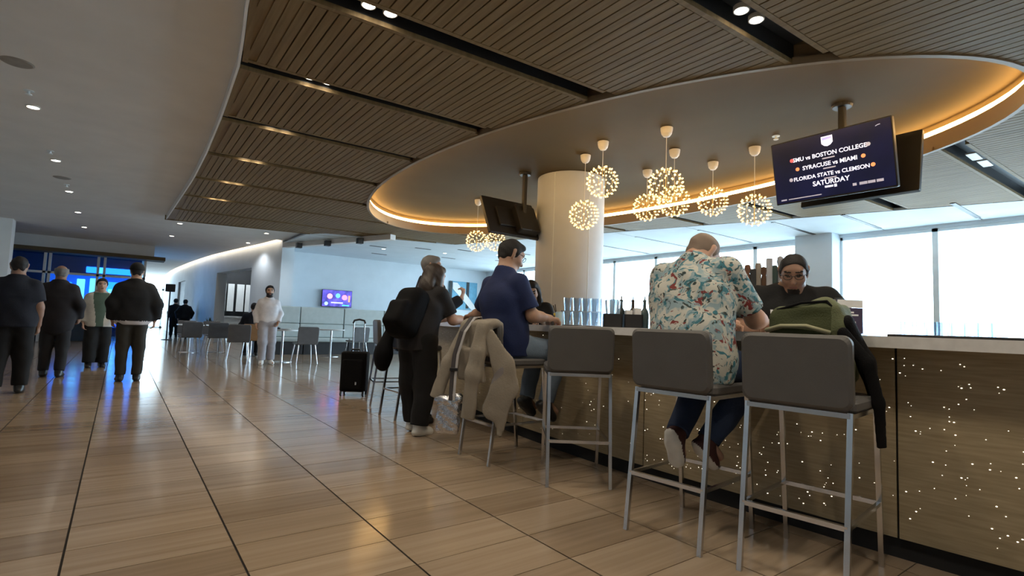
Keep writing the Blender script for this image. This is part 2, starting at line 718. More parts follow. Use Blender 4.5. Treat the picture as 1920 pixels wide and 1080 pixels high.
# edge strips along both sides of each slot (interrupted by the oval), wood on their sides so lamps graze them
for k in range(len(SLOT_Y)):
    runs, cur = [], []
    xs = np.arange(x_left(SLOT_Y[k]) + 0.0, 11.9, 0.08)
    for x in xs:
        y = slot_y(k, x)
        e = oval_y(x, 0.06)
        ok = (e is None or y < e[0] or y > e[1]) and y < y_right(x) and y < y_far(x)
        if ok:
            cur.append(x)
        elif cur:
            runs.append(cur)
            cur = []
    if cur:
        runs.append(cur)
    for r in runs:
        if len(r) < 2:
            continue
        for sg in (-1, 1):
            w0, w1 = SLOT_W[k] / 2, SLOT_W[k] / 2 + EDGE - 0.004
            a, b = (w0, w1) if sg > 0 else (-w1, -w0)
            m1 = MB()
            m1.prism([(r[0], slot_y(k, r[0]) + a), (r[-1], slot_y(k, r[-1]) + a), (r[-1], slot_y(k, r[-1]) + b), (r[0], slot_y(k, r[0]) + b)], ZW - 0.001, ZW + 0.035)
            m1.build('edge_strip', M['wood'], ceiling)
        m1 = MB()
        h = SLOT_W[k] / 2
        za, zb = ZW + 0.035, ZW + 0.16
        A, Bx = r[0], r[-1]
        ya, yb = slot_y(k, A), slot_y(k, Bx)
        m1.add([(A, ya - h, za), (Bx, yb - h, za), (Bx, yb - h, zb), (A, ya - h, zb), (A, ya + h, za), (Bx, yb + h, za), (Bx, yb + h, zb), (A, ya + h, zb)],
               [(0, 1, 2, 3), (4, 7, 6, 5), (3, 2, 6, 7)])
        m1.build('slot_channel', M['slot'], ceiling)

# curved left margin of the wood field and its pale fascia
ys = [-4.0 + i * 0.5 for i in range(38)]
ys = [y for y in ys if y < 14.4] + [14.45]
m1 = MB()
m2 = MB()
for a, b in zip(ys, ys[1:]):
    m2.prism([(x_left(a) - 0.024, a), (x_left(a) - 0.004, a), (x_left(b) - 0.004, b), (x_left(b) - 0.024, b)], ZW - 0.006, ZG + 0.05)
fy = -4.0
while fy < 14.44:
    gy = fy + 0.05
    if not any(abs((fy + gy) / 2 - slot_y(k, x_left(fy))) < SLOT_W[k] / 2 for k in range(len(SLOT_Y))):
        m1.prism([(x_left(fy), fy), (x_left(fy) + 0.045, fy), (x_left(gy) + 0.045, gy), (x_left(gy), gy)], ZW, ZW + 0.03)
        m1.prism([(x_left(fy) + 0.04, fy), (0.90, fy), (0.90, gy), (x_left(gy) + 0.04, gy)], ZW + 0.008, ZW + 0.029)
    fy = gy
m1.build('edge_strip', M['wood'], ceiling)
m2.build('fascia', M['plaster'], ceiling)
# far fascia of the wood field
m1 = MB()
m1.prism([(0.68, y_far(0.68)), (5.5, y_far(5.5)), (5.5, y_far(5.5) + 0.05), (0.68, y_far(0.68) + 0.05)], ZW - 0.005, ZG + 0.05)
m1.build('fascia', M['wood'], ceiling)
# plaster over the walkway
m1 = MB()
poly = [(-7.2, -4.2)] + [(x_left(y) - 0.022, y) for y in ys] + [(0.7, y_far(0.7) + .04), (3.9, y_far(3.9) + .04), (3.9, 42.2), (-7.2, 42.2)]
m1.prism(poly, ZG, ZG + 0.04)
m1.build('plaster_panel', M['plaster'], ceiling)
# pale plaster over the window side
gaps = []
m1 = MB()


def cool_poly(y0, y1):
    """strip of the window-side ceiling between two Y values"""
    def xr(y):
        return max(3.72, min(12.1, 8.63 + (8.24 - y) * 0.3256)) if y < 12.5 else max(3.72, 7.24 - (y - 12.5) * 3.2)
    n = max(1, int((y1 - y0) / 0.4))
    yy = [y0 + (y1 - y0) * i / n for i in range(n + 1)]
    L = [(xr(y), y) for y in yy]
    return [(12.15, y0), (12.15, y1)] + L[::-1]


cuts = [-2.2, -0.62, 0.9, 2.42, 3.89, 5.04, 6.5, 8.0, 9.5, 11.0, 12.5, 14.0, 15.5, 18.3]
for a, b in zip(cuts, cuts[1:]):
    pp = cool_poly(a + 0.012, b - 0.012)
    m1 = MB()
    m1.prism(pp, ZW - 0.005, ZW + 0.04)
    m1.build('plaster_panel', M['plaster_cool'], ceiling)
# linear diffusers set in the joints of that ceiling
for y in (2.42, 3.89, 5.04, 6.5, 8.0, 9.5):
    m1 = MB()
    m1.box((10.05 + (3.9 - y) * 0.15, y - 0.035, ZW - 0.012), (11.75, y + 0.035, ZW + 0.02))
    m1.build('slot_diffuser', M['slot'], ceiling)
for x, y, l in ((5.9, 14.6, .5), (7.0, 13.9, .5), (8.0, 13.2, .45), (6.6, 16.2, .5), (8.6, 15.2, .5), (9.6, 12.4, .45), (10.2, 14.4, .5)):
    m1 = MB()
    m1.box((x - l / 2, y - .035, ZW - 0.014), (x + l / 2, y + .035, ZW))
    m1.build('slot_diffuser', M['slot'], ceiling)
# bulkhead with small black speakers
m1 = MB()
P0, P1 = Vector((3.75, 16.3, 0)), Vector((5.35, 12.3, 0))
d = (P1 - P0).normalized()
s = Vector((d.y, -d.x, 0)) * 0.09
m1.prism([(P0 + s)[:2], (P1 + s)[:2], (P1 - s)[:2], (P0 - s)[:2]], ZW - 0.13, ZW)
m1.build('bulkhead', M['plaster'], ceiling)
for t in (0.18, 0.46, 0.75):
    p = P0 + (P1 - P0) * t
    m1 = MB()
    m1.box((-.07, -.14, -.07), (.07, .02, .07))
    o = tag(m1.build('ceiling_speaker', M['black'], None, (p.x - 0.12, p.y - 0.06, ZW - 0.13)),
            ['small black speaker box on the bulkhead nearest the curved wall', 'small black speaker box midway along the bulkhead', 'small black speaker box at the bulkhead end towards the oval'][int(t * 3.9)], 'speaker', 'black speakers on the bulkhead')

# oval recess: rim, lit ledge, bronze soffit
NO = 96
ts = [2 * math.pi * i / NO for i in range(NO)]


def ring(pts_lo, z0, pts_hi, z1):
    m1 = MB()
    n = len(pts_lo)
    vs = [(x, y, z0) for x, y in pts_lo] + [(x, y, z1) for x, y in pts_hi]
    m1.add(vs, [(k, (k + 1) % n, n + (k + 1) % n, n + k) for k in range(n)])
    return m1


r_in = [oval(t) for t in ts]
r_fl = [oval(t, 0.045) for t in ts]
m1 = ring(r_in, ZW - 0.012, r_in, ZR - 0.13)
m1.v += ring(r_fl, ZW - 0.012, r_fl, ZW + 0.05).v
b0 = 2 * NO
m1.f += [(b0 + k, b0 + NO + k, b0 + NO + (k + 1) % NO, b0 + (k + 1) % NO) for k in range(NO)]
m1.f += [(k, b0 + k, b0 + (k + 1) % NO, (k + 1) % NO) for k in range(NO)]
m1.mi = [0] * len(m1.f)
m1.build('oval_rim', M['rim'], ceiling, smooth=40)
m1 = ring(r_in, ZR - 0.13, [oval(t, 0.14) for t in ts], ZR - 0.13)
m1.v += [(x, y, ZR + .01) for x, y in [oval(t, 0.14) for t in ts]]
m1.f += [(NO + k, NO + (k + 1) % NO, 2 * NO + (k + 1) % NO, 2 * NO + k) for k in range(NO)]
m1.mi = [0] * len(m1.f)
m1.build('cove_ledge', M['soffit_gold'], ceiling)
m1 = ring([oval(t, 0.03) for t in ts], ZR - 0.127, [oval(t, 0.03) for t in ts], ZR - 0.065)
m1.build('led_strip', M['led'], ceiling)
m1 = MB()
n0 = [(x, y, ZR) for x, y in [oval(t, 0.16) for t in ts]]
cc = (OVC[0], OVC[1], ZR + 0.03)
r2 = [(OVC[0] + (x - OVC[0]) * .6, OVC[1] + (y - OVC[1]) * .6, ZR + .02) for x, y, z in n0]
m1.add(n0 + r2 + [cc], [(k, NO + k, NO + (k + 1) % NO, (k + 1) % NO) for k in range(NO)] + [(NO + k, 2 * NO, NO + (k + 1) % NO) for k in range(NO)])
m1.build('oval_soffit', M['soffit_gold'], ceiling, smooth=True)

# ---- column
m1 = MB()
CX, CY, CR = 5.94, 6.45, 0.56
m1.lathe([(CR, 0), (CR, ZR + 0.02)], 48, (0, 0, 0))
column = struct(m1.build('wall_column', M['column'], None, (CX, CY, 0), smooth=40), 'round plaster column rising through the bar into the oval')
for a in (200, 260, 320):
    t = math.radians(a)
    m2 = MB()
    m2.bar((math.cos(t) * CR, math.sin(t) * CR, 0.05), (math.cos(t) * CR, math.sin(t) * CR, ZR), 0.006)
    m2.build('panel_joint', M['frame'], column)

# ---- window wall
win_bays = [(-3.1, -1.55), (-1.55, 0), (0, 1.55), (1.55, 3.1), (3.1, 4.7), (5.45, 6.55), (6.55, 8.0), (8.0, 9.45), (9.45, 11.0), (11.0, 12.5), (12.5, 14.0), (14.0, 15.5), (15.5, 17.0)]
WZ0, WZ1 = 0.35, 3.13
m1 = MB()
m1.box((XWIN, -4.2, 0), (XWIN + .25, 18.3, WZ0))
m1.box((XWIN, -4.2, WZ1), (XWIN + .25, 18.3, 3.7))
m1.box((XWIN, -4.2, WZ0), (XWIN + .25, -3.1, WZ1))
m1.box((XWIN, 17.0, WZ0), (XWIN + .25, 18.3, WZ1))
wall_right = struct(m1.build('wall_right', M['plaster_cool']), 'window wall sill and head on the apron side')
m1 = MB()
m1.rbox((XWIN - .38, 4.7, 0), (XWIN + .25, 5.45, ZW), 0.02)
m1.build('pier', M['plaster_cool'], wall_right)
for n, (a, b) in enumerate(win_bays):
    m1 = MB()
    w = 0.045
    x0, x1 = XWIN + 0.02, XWIN + 0.16
    m1.box((x0, a, WZ0), (x1, a + w, WZ1))
    m1.box((x0, b - w, WZ0), (x1, b, WZ1))
    m1.box((x0, a, WZ0), (x1, b, WZ0 + .06))
    m1.box((x0, a, WZ1 - .06), (x1, b, WZ1))
    wn = struct(m1.build('window_%d' % (n + 1), M['frame']), 'tall bright window bay facing the airport apron')
    m1 = MB()
    m1.box((XWIN + .08, a + w, WZ0 + .06), (XWIN + .086, b - w, WZ1 - .06))
    m1.build('pane', M['glass'], wn)

# ---- TV wall at the far end of the lounge, rear and left walls
m1 = MB()
m1.box((3.75, 18.0, 0), (12.2, 18.25, 3.7))
wall_back = struct(m1.build('wall_back', M['plaster_cool']), 'pale grey end wall carrying a television')
m1 = MB()
m1.box((-7.3, -4.3, 0), (12.3, -4.0, 3.7))
struct(m1.build('wall_rear', M['plaster']), 'plaster wall behind the viewer')
m1 = MB()
m1.box((-7.3, -4.0, 0), (-7.0, 42.2, 3.7))
struct(m1.build('wall_left', M['plaster']), 'plaster wall along the far side of the walkway')
m1 = MB()
m1.box((-7.0, 18.4, 0), (-2.37, 18.9, ZG))
pier_l = struct(m1.build('wall_pier', M['plaster']), 'pale wall pier at the left edge of the view')

# ---- curved wall with a washed top
LW = [(3.70, 16.5), (3.52, 18.0), (3.37, 18.95), (3.1, 20.8), (2.85, 22.7), (2.66, 24.8), (2.5, 27.0), (2.38, 29.2), (2.27, 31.4), (2.2, 34.0), (2.22, 38.0), (2.3, 42.0)]


def wall_run(mb, pts, th, z0, z1):
    for (ax, ay), (bx, by) in zip(pts, pts[1:]):
        mb.prism([(ax, ay), (ax + th, ay), (bx + th, by), (bx, by)], z0, z1)


m1 = MB()
wall_run(m1, LW[:3], .35, 0, ZG)
wall_run(m1, LW[2:5], .35, 2.62, ZG)
wall_run(m1, LW[4:8], .35, 0, ZG)
wall_run(m1, LW[7:9], .35, 2.6, ZG)
wall_run(m1, LW[8:], .35, 0, ZG)
m1.box((3.70, 16.42, 0), (4.05, 16.52, ZG))
wall_c = struct(m1.build('wall_curved', M['plaster_cool']), 'curved pale wall washed with light along its top')
m1 = MB()
for (ax, ay), (bx, by) in zip(LW, LW[1:]):
    m1.prism([(ax - .16, ay), (ax - .03, ay), (bx - .03, by), (bx - .16, by)], ZG - .02, ZG - .005)
m1.build('led_strip', M['led_white'], wall_c)
# niche behind the wide opening
m1 = MB()
m1.box((4.9, 18.45, 0), (5.0, 25.0, ZG))
m1.box((3.0, 24.9, 0), (5.0, 25.0, ZG))
m1.build('niche_wall', M['darkbase'], wall_c)
for n, x in enumerate((3.22, 3.56, 3.90, 4.24)):
    m1 = MB()
    m1.rbox((x, 24.75, 1.2), (x + (.24 if n % 2 else .28), 24.82, 2.35), .01, axis=1)
    m1.build('white_panel', M['white'], wall_c)
m1 = MB()
m1.box((3.2, 24.1, 0), (4.6, 24.6, .95))
m1.box((3.15, 24.05, .95), (4.6, 24.6, 1.0))
tag(m1.build('service_counter', M['white']), 'white service counter inside the opening of the curved wall', 'counter')
m1 = MB()
m1.box((3.3, 23.2, 3.2), (4.7, 24.2, 3.24))
m1.build('niche_fill_panel', emit('niche_fill', (.82, .93, 1.0), 7.0), wall_c)  # unseen glowing panel, added to brighten the white panels in the niche
# door set in the far part
m1 = MB()
m1.prism([(2.46, 29.2), (2.52, 29.2), (2.41, 31.4), (2.35, 31.4)], 0, 2.6)
struct(m1.build('door_1', M['darkbase'], None), 'dark doorway far along the curved wall')

# ---- glazed end of the walkway
m1 = MB()
for x in (-7.0, -4.7, -2.4, -0.1, 2.15):
    m1.box((x, 42.0, 0), (x + .12, 42.12, ZG))
m1.box((-7.0, 42.0, 0), (2.3, 42.12, .12))
m1.box((-7.0, 42.0, 2.5), (2.3, 42.12, 2.6))
win_end = struct(m1.build('window_%d' % (len(win_bays) + 1), M['frame']), 'glazed end wall of the walkway, blown out with daylight')
for x in (-6.88, -4.58, -2.28, 0.02):
    m1 = MB()
    m1.box((x, 42.05, .12), (x + 2.15, 42.056, ZG))
    m1.build('pane', M['glass'], win_end)

# ---- blue-lit shopfront on the left
m1 = MB()
m1.box((-7.0, 21.7, 2.92), (0.80, 22.0, ZG))
soff = struct(m1.build('trim_1', M['plaster']), 'pale dropped fascia over the blue-lit shopfront')
m1 = MB()
m1.box((-7.0, 21.5, 2.80), (1.12, 22.3, 2.92))
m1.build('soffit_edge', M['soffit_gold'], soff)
m1 = MB()
m1.box((-7.0, 27.0, 0), (0.6, 27.2, ZG))
bw = struct(m1.build('wall_shop', mat('midnight_blue_paint', (0.012, 0.05, 0.17), .5)), 'dark blue rear wall of the shopfront')
M['blueglow'] = emit('blue_backlit_panel', (0.04, 0.34, 1.0), 2.2)
M['cyanglow'] = emit('cyan_backlit_panel', (0.25, 0.72, 1.0), 2.6)
M['blueglass'] = thin_glass('blue_tinted_glass', (0.55, 0.78, 1.0), 0.05)
for n, (x0, x1, z0, z1, g) in enumerate([(-2.0, -1.6, .6, 2.1, 'blueglow'), (-1.45, -1.2, .5, 2.25, 'cyanglow'), (-1.05, -.8, .5, 2.3, 'cyanglow'), (-.7, .2, .5, 2.2, 'blueglow'), (.25, .55, .4, 2.5, 'blueglow'), (-.45, -.1, .7, 1.9, 'cyanglow'), (-1.2, .55, 2.52, 2.76, 'blueglow')]):
    m1 = MB()
    m1.rbox((x0, 0, z0), (x1, .05, z1), .02, axis=1)
    tag(m1.build('backlit_panel', M[g], None, (0, 26.93 - (.06 if n == 5 else 0), 0)),
        ['narrow blue backlit panel leftmost in the shopfront', 'first slim cyan backlit panel in the shopfront', 'second slim cyan backlit panel in the shopfront', 'wide blue backlit panel behind the cream cardigan', 'tall blue backlit panel beside the person in the black cap', 'small cyan backlit panel set on the wide blue one', 'long blue backlit band high in the shopfront'][n], 'light panel', 'backlit panels of the shopfront')
m1 = MB()
m1.box((-2.3, 26.990, .35), (.58, 26.998, 2.45))
tag(m1.build('backlit_panel', emit('deep_blue_backlit', (0.01, 0.13, 0.6), .9)), 'broad deep blue backlit backdrop of the shopfront', 'light panel', 'backlit panels of the shopfront')
m1 = MB()
for x in (-5.0, -3.4, -2.05, -1.93, -0.72, -.55, 0.55):
    m1.box((x, 22.1, 0), (x + .07, 22.2, 2.8))
m1.box((-6.9, 22.1, 2.15), (0.6, 22.2, 2.22))
shopw = struct(m1.build('window_%d' % (len(win_bays) + 2), M['frame']), 'mullioned glass front of the blue-lit shop')
for a, b in ((-6.9, -5.0), (-4.93, -3.4), (-3.33, -2.05), (-1.86, -.72), (-.48, .55)):
    m1 = MB()
    m1.box((a, 22.14, 0.02), (b, 22.15, 2.8))
    m1.build('pane', M['blueglass'], shopw)
m1 = MB()
m1.rbox((-2.6, 22.5, 0), (-.2, 23.1, 1.05), .02)
m1.rbox((-2.65, 22.45, 1.05), (-.15, 23.15, 1.1), .02)
tag(m1.build('reception_desk', M['darkbase']), 'dark desk standing behind the shopfront glass', 'desk')

# ---- apron outside
m1 = MB()
m1.box((12.4, -60, -5.2), (160, 120, -5.0))
struct(m1.build('ground', M['tarmac']), 'pale concrete apron outside the windows')

# ================================================================== LAMPS
def make_downlight(r):
    t = MB()
    t.lathe([(r, -0.004), (r * 1.18, -0.004), (r * 1.2, 0.0), (r * 1.2, 0.03), (r, 0.03)], 20, cap0=False, cap1=True)
    return t.mesh('downlight', M['white']), MB().lathe([(0.001, 0.004), (r * .99, 0.004)], 20, cap0=False, cap1=False).mesh('lens', M['lampdisc'])


dl_slot = make_downlight(0.045)
dl_room = make_downlight(0.055)


def downlight(kind, loc, label, group, energy, size=1.7, color=(1, 0.86, 0.66)):
    o = tag(link('downlight', kind[0], None, loc), label, 'downlight', group)
    link('lens', kind[1], o)
    if energy:
        spot('downlight_beam', (0, 0, -0.03), energy, color, size, parent=o)
    return o


ordn = ['nearest', 'second', 'third', 'fourth', 'fifth', 'sixth', 'seventh']
for n, k in enumerate(range(3, 9)):
    for j, x in enumerate((1.25, 1.41)):
        downlight(dl_slot, (x, slot_y(k, x), ZW + 0.055), '%s downlight of the pair in the %s black ceiling slot from the camera' % (('left', 'right')[j], ordn[n]), 'paired slot downlights', 22, 2.3)
for n, k in enumerate((0, 1, 2)):
    for j, x in enumerate((1.25, 1.41)):
        downlight(dl_slot, (x, slot_y(k, x), ZW + 0.055), '%s downlight of the pair in the %s slot behind the camera side' % (('left', 'right')[j], ('farthest back', 'middle', 'foremost')[n]), 'paired slot downlights', 22, 2.3)
for k in (0, 1):
    for j, x in enumerate((3.27, 3.45)):
        downlight(dl_slot, (x, slot_y(k, x), ZW + 0.055), '%s downlight of the bar-side pair in the %s slot behind the camera' % (('left', 'right')[j], ('farther', 'nearer')[k]), 'paired slot downlights', 22, 2.3)
for j, x in enumerate((3.27, 3.45)):
    downlight(dl_slot, (x, slot_y(2, x), ZW + 0.055), '%s of the two bright downlights in the wide slot above the bar stools' % ('left', 'right')[j], 'paired slot downlights', 22, 2.3)
for j, x in enumerate((8.0, 8.4)):
    m1 = MB()
    m1.rbox((-.16, -.05, 0), (.16, .05, .02), .01)
    tag(m1.build('slot_light_panel', M['white'], None, (x, slot_y(2, x), ZW + .04)), '%s white strip fixture in the slot beside the oval' % ('nearer', 'farther')[j], 'fixture', 'strip fixtures by the oval')
for n, y in enumerate((7.9, 10.52, 13.12, 15.78, 18.49)):
    downlight(dl_room, (-0.95, y, ZG - 0.010), '%s round downlight of the row in the plaster ceiling over the walkway' % ordn[n], 'walkway downlights', 5, 2.2, (1, .9, .76))
for n, (x, y) in enumerate(((1.05, 15.55), (1.06, 18.3), (3.04, 15.4), (3.03, 17.9))):
    downlight(dl_room, (x, y, ZG - 0.010), ['small downlight just past the tip of the wood ceiling', 'small downlight farther along past the wood ceiling', 'small downlight before the curved wall', 'small downlight beside the curved wall top'][n], 'walkway end downlights', 34, 2.4, (.95, .97, 1.0))
for n, (x, y) in enumerate(((4.7, 15.3), (6.2, 14.9), (7.9, 14.2), (9.2, 13.2))):
    downlight(dl_room, (x, y, ZW - 0.015), ['small ceiling downlight above the first banquette table', 'small ceiling downlight above the suitcase side', 'small ceiling downlight above the person with hand at chin', 'small ceiling downlight farthest towards the windows'][n], 'lounge end downlights', 10, 2.0)
for n, (x, y) in enumerate(((-.93, 6.57), (-.97, 11.87))):
    m1 = MB()
    m1.lathe([(.02, -.012), (.11, -.008), (.125, 0), (.125, .02)], 28)
    tag(m1.build('ceiling_speaker', mat('speaker_grille', (.33, .31, .28), .7), None, (x, y, ZG)), ['round flush speaker grille in the ceiling at the left edge', 'round flush speaker grille farther along the walkway ceiling'][n], 'speaker', 'round ceiling speakers')
for n, (x, y, z) in enumerate(((-.93, 7.35, ZG), (-.97, 9.97, ZG), (-.945, 12.46, ZG), (6.35, 3.2, ZR))):
    m1 = MB()
    m1.lathe([(.012, -.05), (.03, -.045), (.03, -.038), (.012, -.034), (.012, -.008), (.045, -.006), (.045, 0)], 14)
    tag(m1.build('sprinkler_head', M['frame'], None, (x, y, z)), ['small sprinkler head nearest over the walkway', 'small sprinkler head midway over the walkway', 'small sprinkler head far over the walkway', 'small sprinkler head in the oval beside the television pole'][n], 'sprinkler', 'sprinkler heads')


# ---- globe pendants
def make_globe():
    r = 0.205
    wires = MB()
    for k in range(6):
        a = math.pi * k / 6
        pts = [(r * .93 * math.cos(t) * math.cos(a), r * .93 * math.cos(t) * math.sin(a), r * .93 * math.sin(t)) for t in [2 * math.pi * q / 28 for q in range(28)]]
        wires.tube(pts, 0.0018, 4, closed=True)
    wires.tube([(0, 0, -r * .93), (0, 0, r)], 0.004, 6)
    bulbs = MB()
    n = 96
    for i in range(n):
        z = 1 - 2 * (i + .5) / n
        q = math.sqrt(1 - z * z)
        t = i * 2.399963
        d = Vector((q * math.cos(t), q * math.sin(t), z))
        u = d.orthogonal().normalized()
        w = d.cross(u)
        c0 = d * (r * .90)
        c1 = d * (r * .96)
        c2 = d * (r * 1.05)
        vs = [c0]
        for c, rad in ((c1, .0115), (c2 - d * .004, .0095)):
            for m in range(5):
                a = 2 * math.pi * m / 5
                vs.append(c + u * (rad * math.cos(a)) + w * (rad * math.sin(a)))
        vs.append(c2 + d * .004)
        fs = [(0, 1 + (m + 1) % 5, 1 + m) for m in range(5)] + [(1 + m, 1 + (m + 1) % 5, 6 + (m + 1) % 5, 6 + m) for m in range(5)] + [(6 + m, 6 + (m + 1) % 5, 11) for m in range(5)]
        bulbs.add(vs, fs)
    cup = MB()
    cup.lathe([(.018, -.115), (.04, -.105), (.062, -.075), (.072, -.03), (.074, 0)], 20)
    return wires.mesh('wire_frame', M['brass']), bulbs.mesh('bulb_cluster', M['bulb']), cup.mesh('canopy_cup', M['white'])


G_W, G_B, G_C = make_globe()
globes = [((4.975, 4.801), 2.974, 'globe pendant of tiny bulbs hanging left, in front of the column edge'),
          ((5.191, 5.349), 2.647, 'lowest left globe pendant, in front of the column'),
          ((6.387, 5.209), 2.930, 'globe pendant at the left of the overlapping trio'),
          ((5.184, 3.947), 2.804, 'largest and nearest globe pendant, top of the overlapping trio'),
          ((5.912, 4.364), 2.800, 'globe pendant at the right of the overlapping trio'),
          ((6.749, 4.315), 2.930, 'globe pendant between the trio and the rightmost globe'),
          ((6.579, 3.597), 2.669, 'rightmost globe pendant, beside the large television'),
          ((5.567, 8.743), 2.684, 'far left globe pendant beyond the person in blue'),
          ((6.216, 9.019), 2.790, 'far globe pendant half hidden by the black television back')]
for (x, y), z, lab in globes:
    p = thing('pendant_lamp', lab, 'pendant lamp', (x, y, ZR), 0, 'globe pendants in the oval')
    link('canopy_cup', G_C, p, (0, 0, 0.012))
    m1 = MB()
    m1.tube([(0, 0, -.10), (0, 0, z + .19 - ZR)], .004, 6)
    m1.build('cord', M['white'], p)
    link('wire_frame', G_W, p, (0, 0, z - ZR))
    b = link('bulb_cluster', G_B, p, (0, 0, z - ZR))
    b['kind'] = 'stuff'
    point('globe_glow', (0, 0, z - ZR), 1.2, (1, .72, .38), .16, p)


# ================================================================== TELEVISIONS
def text_mesh(s, size, mt, parent, loc, align='CENTER', name='lettering', bold=0.0):
    c = bpy.data.curves.new('lettering', 'FONT')
    c.body = s
    c.size = size
    c.align_x = align
    c.extrude = 0.0006
    c.offset = bold
    c.resolution_u = 3
    t = bpy.data.objects.new('lettering', c)
    COL.objects.link(t)
    dg = bpy.context.evaluated_depsgraph_get()
    me = bpy.data.meshes.new_from_object(t.evaluated_get(dg))
    bpy.data.objects.remove(t)
    bpy.data.curves.remove(c)
    me.materials.clear()
    me.materials.append(mt)
    o = link(name, me, parent, loc)
    o.rotation_euler = (math.radians(90), 0, 0)
    return o


def screen_material(name, stops, strength, scale=1.2):
    m, nt, b = newmat(name)
    v = _coords(nt, (scale, scale, scale))
    n = nt.nodes.new('ShaderNodeTexNoise')
    n.inputs['Scale'].default_value = 1.5
    nt.links.new(v, n.inputs['Vector'])
    c = _ramp(nt, n.outputs['Fac'], stops)
    nt.links.new(c, b.inputs['Emission Color'])
    b.inputs['Base Color'].default_value = (.005, .005, .008, 1)
    b.inputs['Emission Strength'].default_value = strength
    b.inputs['Roughness'].default_value = 0.25
    return m


M['scr_navy'] = screen_material('navy_screen', [(.35, (.002, .003, .018)), (.75, (.008, .010, .075))], .45)
M['scr_off'] = mat('dark_screen', (.006, .006, .008), .25)
M['txt'] = emit('screen_white', (.85, .85, 1.0), .8)
M['txt_dim'] = emit('screen_grey', (.6, .6, .75), .35)
M['txt_red'] = emit('screen_red', (.8, .12, .12), .7)
M['txt_org'] = emit('screen_orange', (1, .32, .12), .8)
M['txt_vio'] = emit('screen_lilac', (.42, .40, 1.0), .8)


def television(label, loc, rz, w, h, tilt, scr, pole=None, cat='television'):
    """local frame: screen faces -Y, centre at origin"""
    t = thing('television', label, cat, loc, rz)
    t.rotation_euler = (tilt, 0, rz)
    m1 = MB()
    m1.rbox((-w / 2, -.025, -h / 2), (w / 2, .035, h / 2), .012, axis=1)
    m1.rbox((-w * .3, .03, -h * .3), (w * .3, .075, h * .22), .02, axis=1)
    body = m1.build('casing', M['black'], t)
    m1 = MB()
    m1.box((-w / 2 + .012, -.028, -h / 2 + .018), (w / 2 - .012, -.0252, h / 2 - .012))
    s = m1.build('screen', scr, t)
    return t, s


def pole(label, x, y, z0, arms):
    t = thing('television_mount', label, 'tv mount', (x, y, ZR))
    m1 = MB()
    m1.rbox((-.032, -.032, z0 - ZR), (.032, .032, .02), .012)
    m1.build('pole', M['black'], t)
    m1 = MB()
    m1.lathe([(.09, -.02), (.1, 0), (.1, .02)], 20)
    m1.build('ceiling_plate', M['black'], t)
    for (ax, ay, bx, by, z) in arms:
        m1 = MB()
        m1.bar((ax - x, ay - y, z - ZR), (bx - x, by - y, z - ZR), .06, .09)
        m1.build('arm', M['black'], t)
    return t


tvA, scA = television('large ceiling television showing a navy football schedule', (5.83, 2.37, 2.84), math.radians(-90), 1.16, .68, math.radians(12), M['scr_navy'])
tvB, scB = television('black television hung back to back behind the schedule screen', (6.28, 2.27, 2.83), math.radians(90), 1.12, .66, math.radians(12), M['scr_off'])
pole('black ceiling pole carrying the back to back televisions', 6.0, 2.32, 2.75, [(5.88, 2.34, 6.24, 2.3, 2.86)])
tvC, scC = television('black television seen from behind beside the column', (4.95, 6.78, 2.76), math.radians(180), 1.02, .68, math.radians(26), M['scr_off'])
pole('black ceiling pole of the television beside the column', 5.12, 6.66, 2.78, [(5.1, 6.66, 5.0, 6.72, 2.85)])
m1 = MB()
m1.rbox((-.2, -.09, -.28), (.2, .06, .2), .03, axis=1)
m1.build('mount_box', M['black'], tvC, (-.2, .12, -.03))
# print on the schedule screen: rows of lettering, team badges, crest, sponsor
yy = -.0295
rows = [('SMU vs BOSTON COLLEGE', .075, .098, 'txt_red', 'txt_dim', .36), ('SYRACUSE vs MIAMI', .075, -.005, 'txt_org', 'txt_org', .31), ('FLORIDA STATE vs CLEMSON', .07, -.108, 'txt_dim', 'txt_org', .385)]
for s, sz, z, lm, rm, half in rows:
    text_mesh(s, sz * .8, M['txt'], scA, (0, yy, z), bold=.0012)
    for sx, mm in ((-1, lm), (1, rm)):
        m1 = MB()
        m1.lathe([(.001, 0), (.02, 0), (.02, .002)], 14)
        o = m1.build('team_badge', M[mm], scA, (sx * half * 1.02, yy + .001, z + .022))
        o.rotation_euler = (math.radians(90), 0, 0)
    m1 = MB()
    m1.box((-.06, yy - .0005, z - .032), (.06, yy + .001, z - .02))
    m1.build('caption_line', M['txt_dim'], scA)
text_mesh('SATURDAY', .07, M['txt'], scA, (0, yy, -.195), bold=.0015)
m1 = MB()
m1.box((-.06, yy - .0005, -.232), (.02, yy + .001, -.212))
m1.box((.03, yy - .0005, -.238), (.055, yy + .001, -.208))
m1.build('caption_line', M['txt'], scA)
m1 = MB()
m1.add([(-.055, yy, .295), (.055, yy, .295), (.055, yy, .225), (.03, yy, .20), (0, yy, .19), (-.03, yy, .20), (-.055, yy, .225)], [(0, 6, 5, 4, 3, 2, 1)])
cr = m1.build('crest', M['txt'], scA)
m1 = MB()
m1.add([(-.045, yy - .001, .285), (.045, yy - .001, .285), (.045, yy - .001, .262), (-.045, yy - .001, .255)], [(0, 3, 2, 1)])
m1.build('crest_band', M['txt_vio'], scA)
m1 = MB()
for x0, x1 in ((.20, .235), (.26, .33), (.335, .40), (.41, .47)):
    m1.box((x0, yy - .0005, -.262), (x1, yy + .001, -.235))
m1.build('sponsor_line', M['txt_dim'], scA)
m1 = MB()
m1.box((-.52, yy - .0005, -.30), (-.46, yy + .001, -.285))
m1.box((-.44, yy - .0005, -.298), (-.10, yy + .001, -.288))
m1.build('caption_line', M['txt_dim'], scA)
m1 = MB()
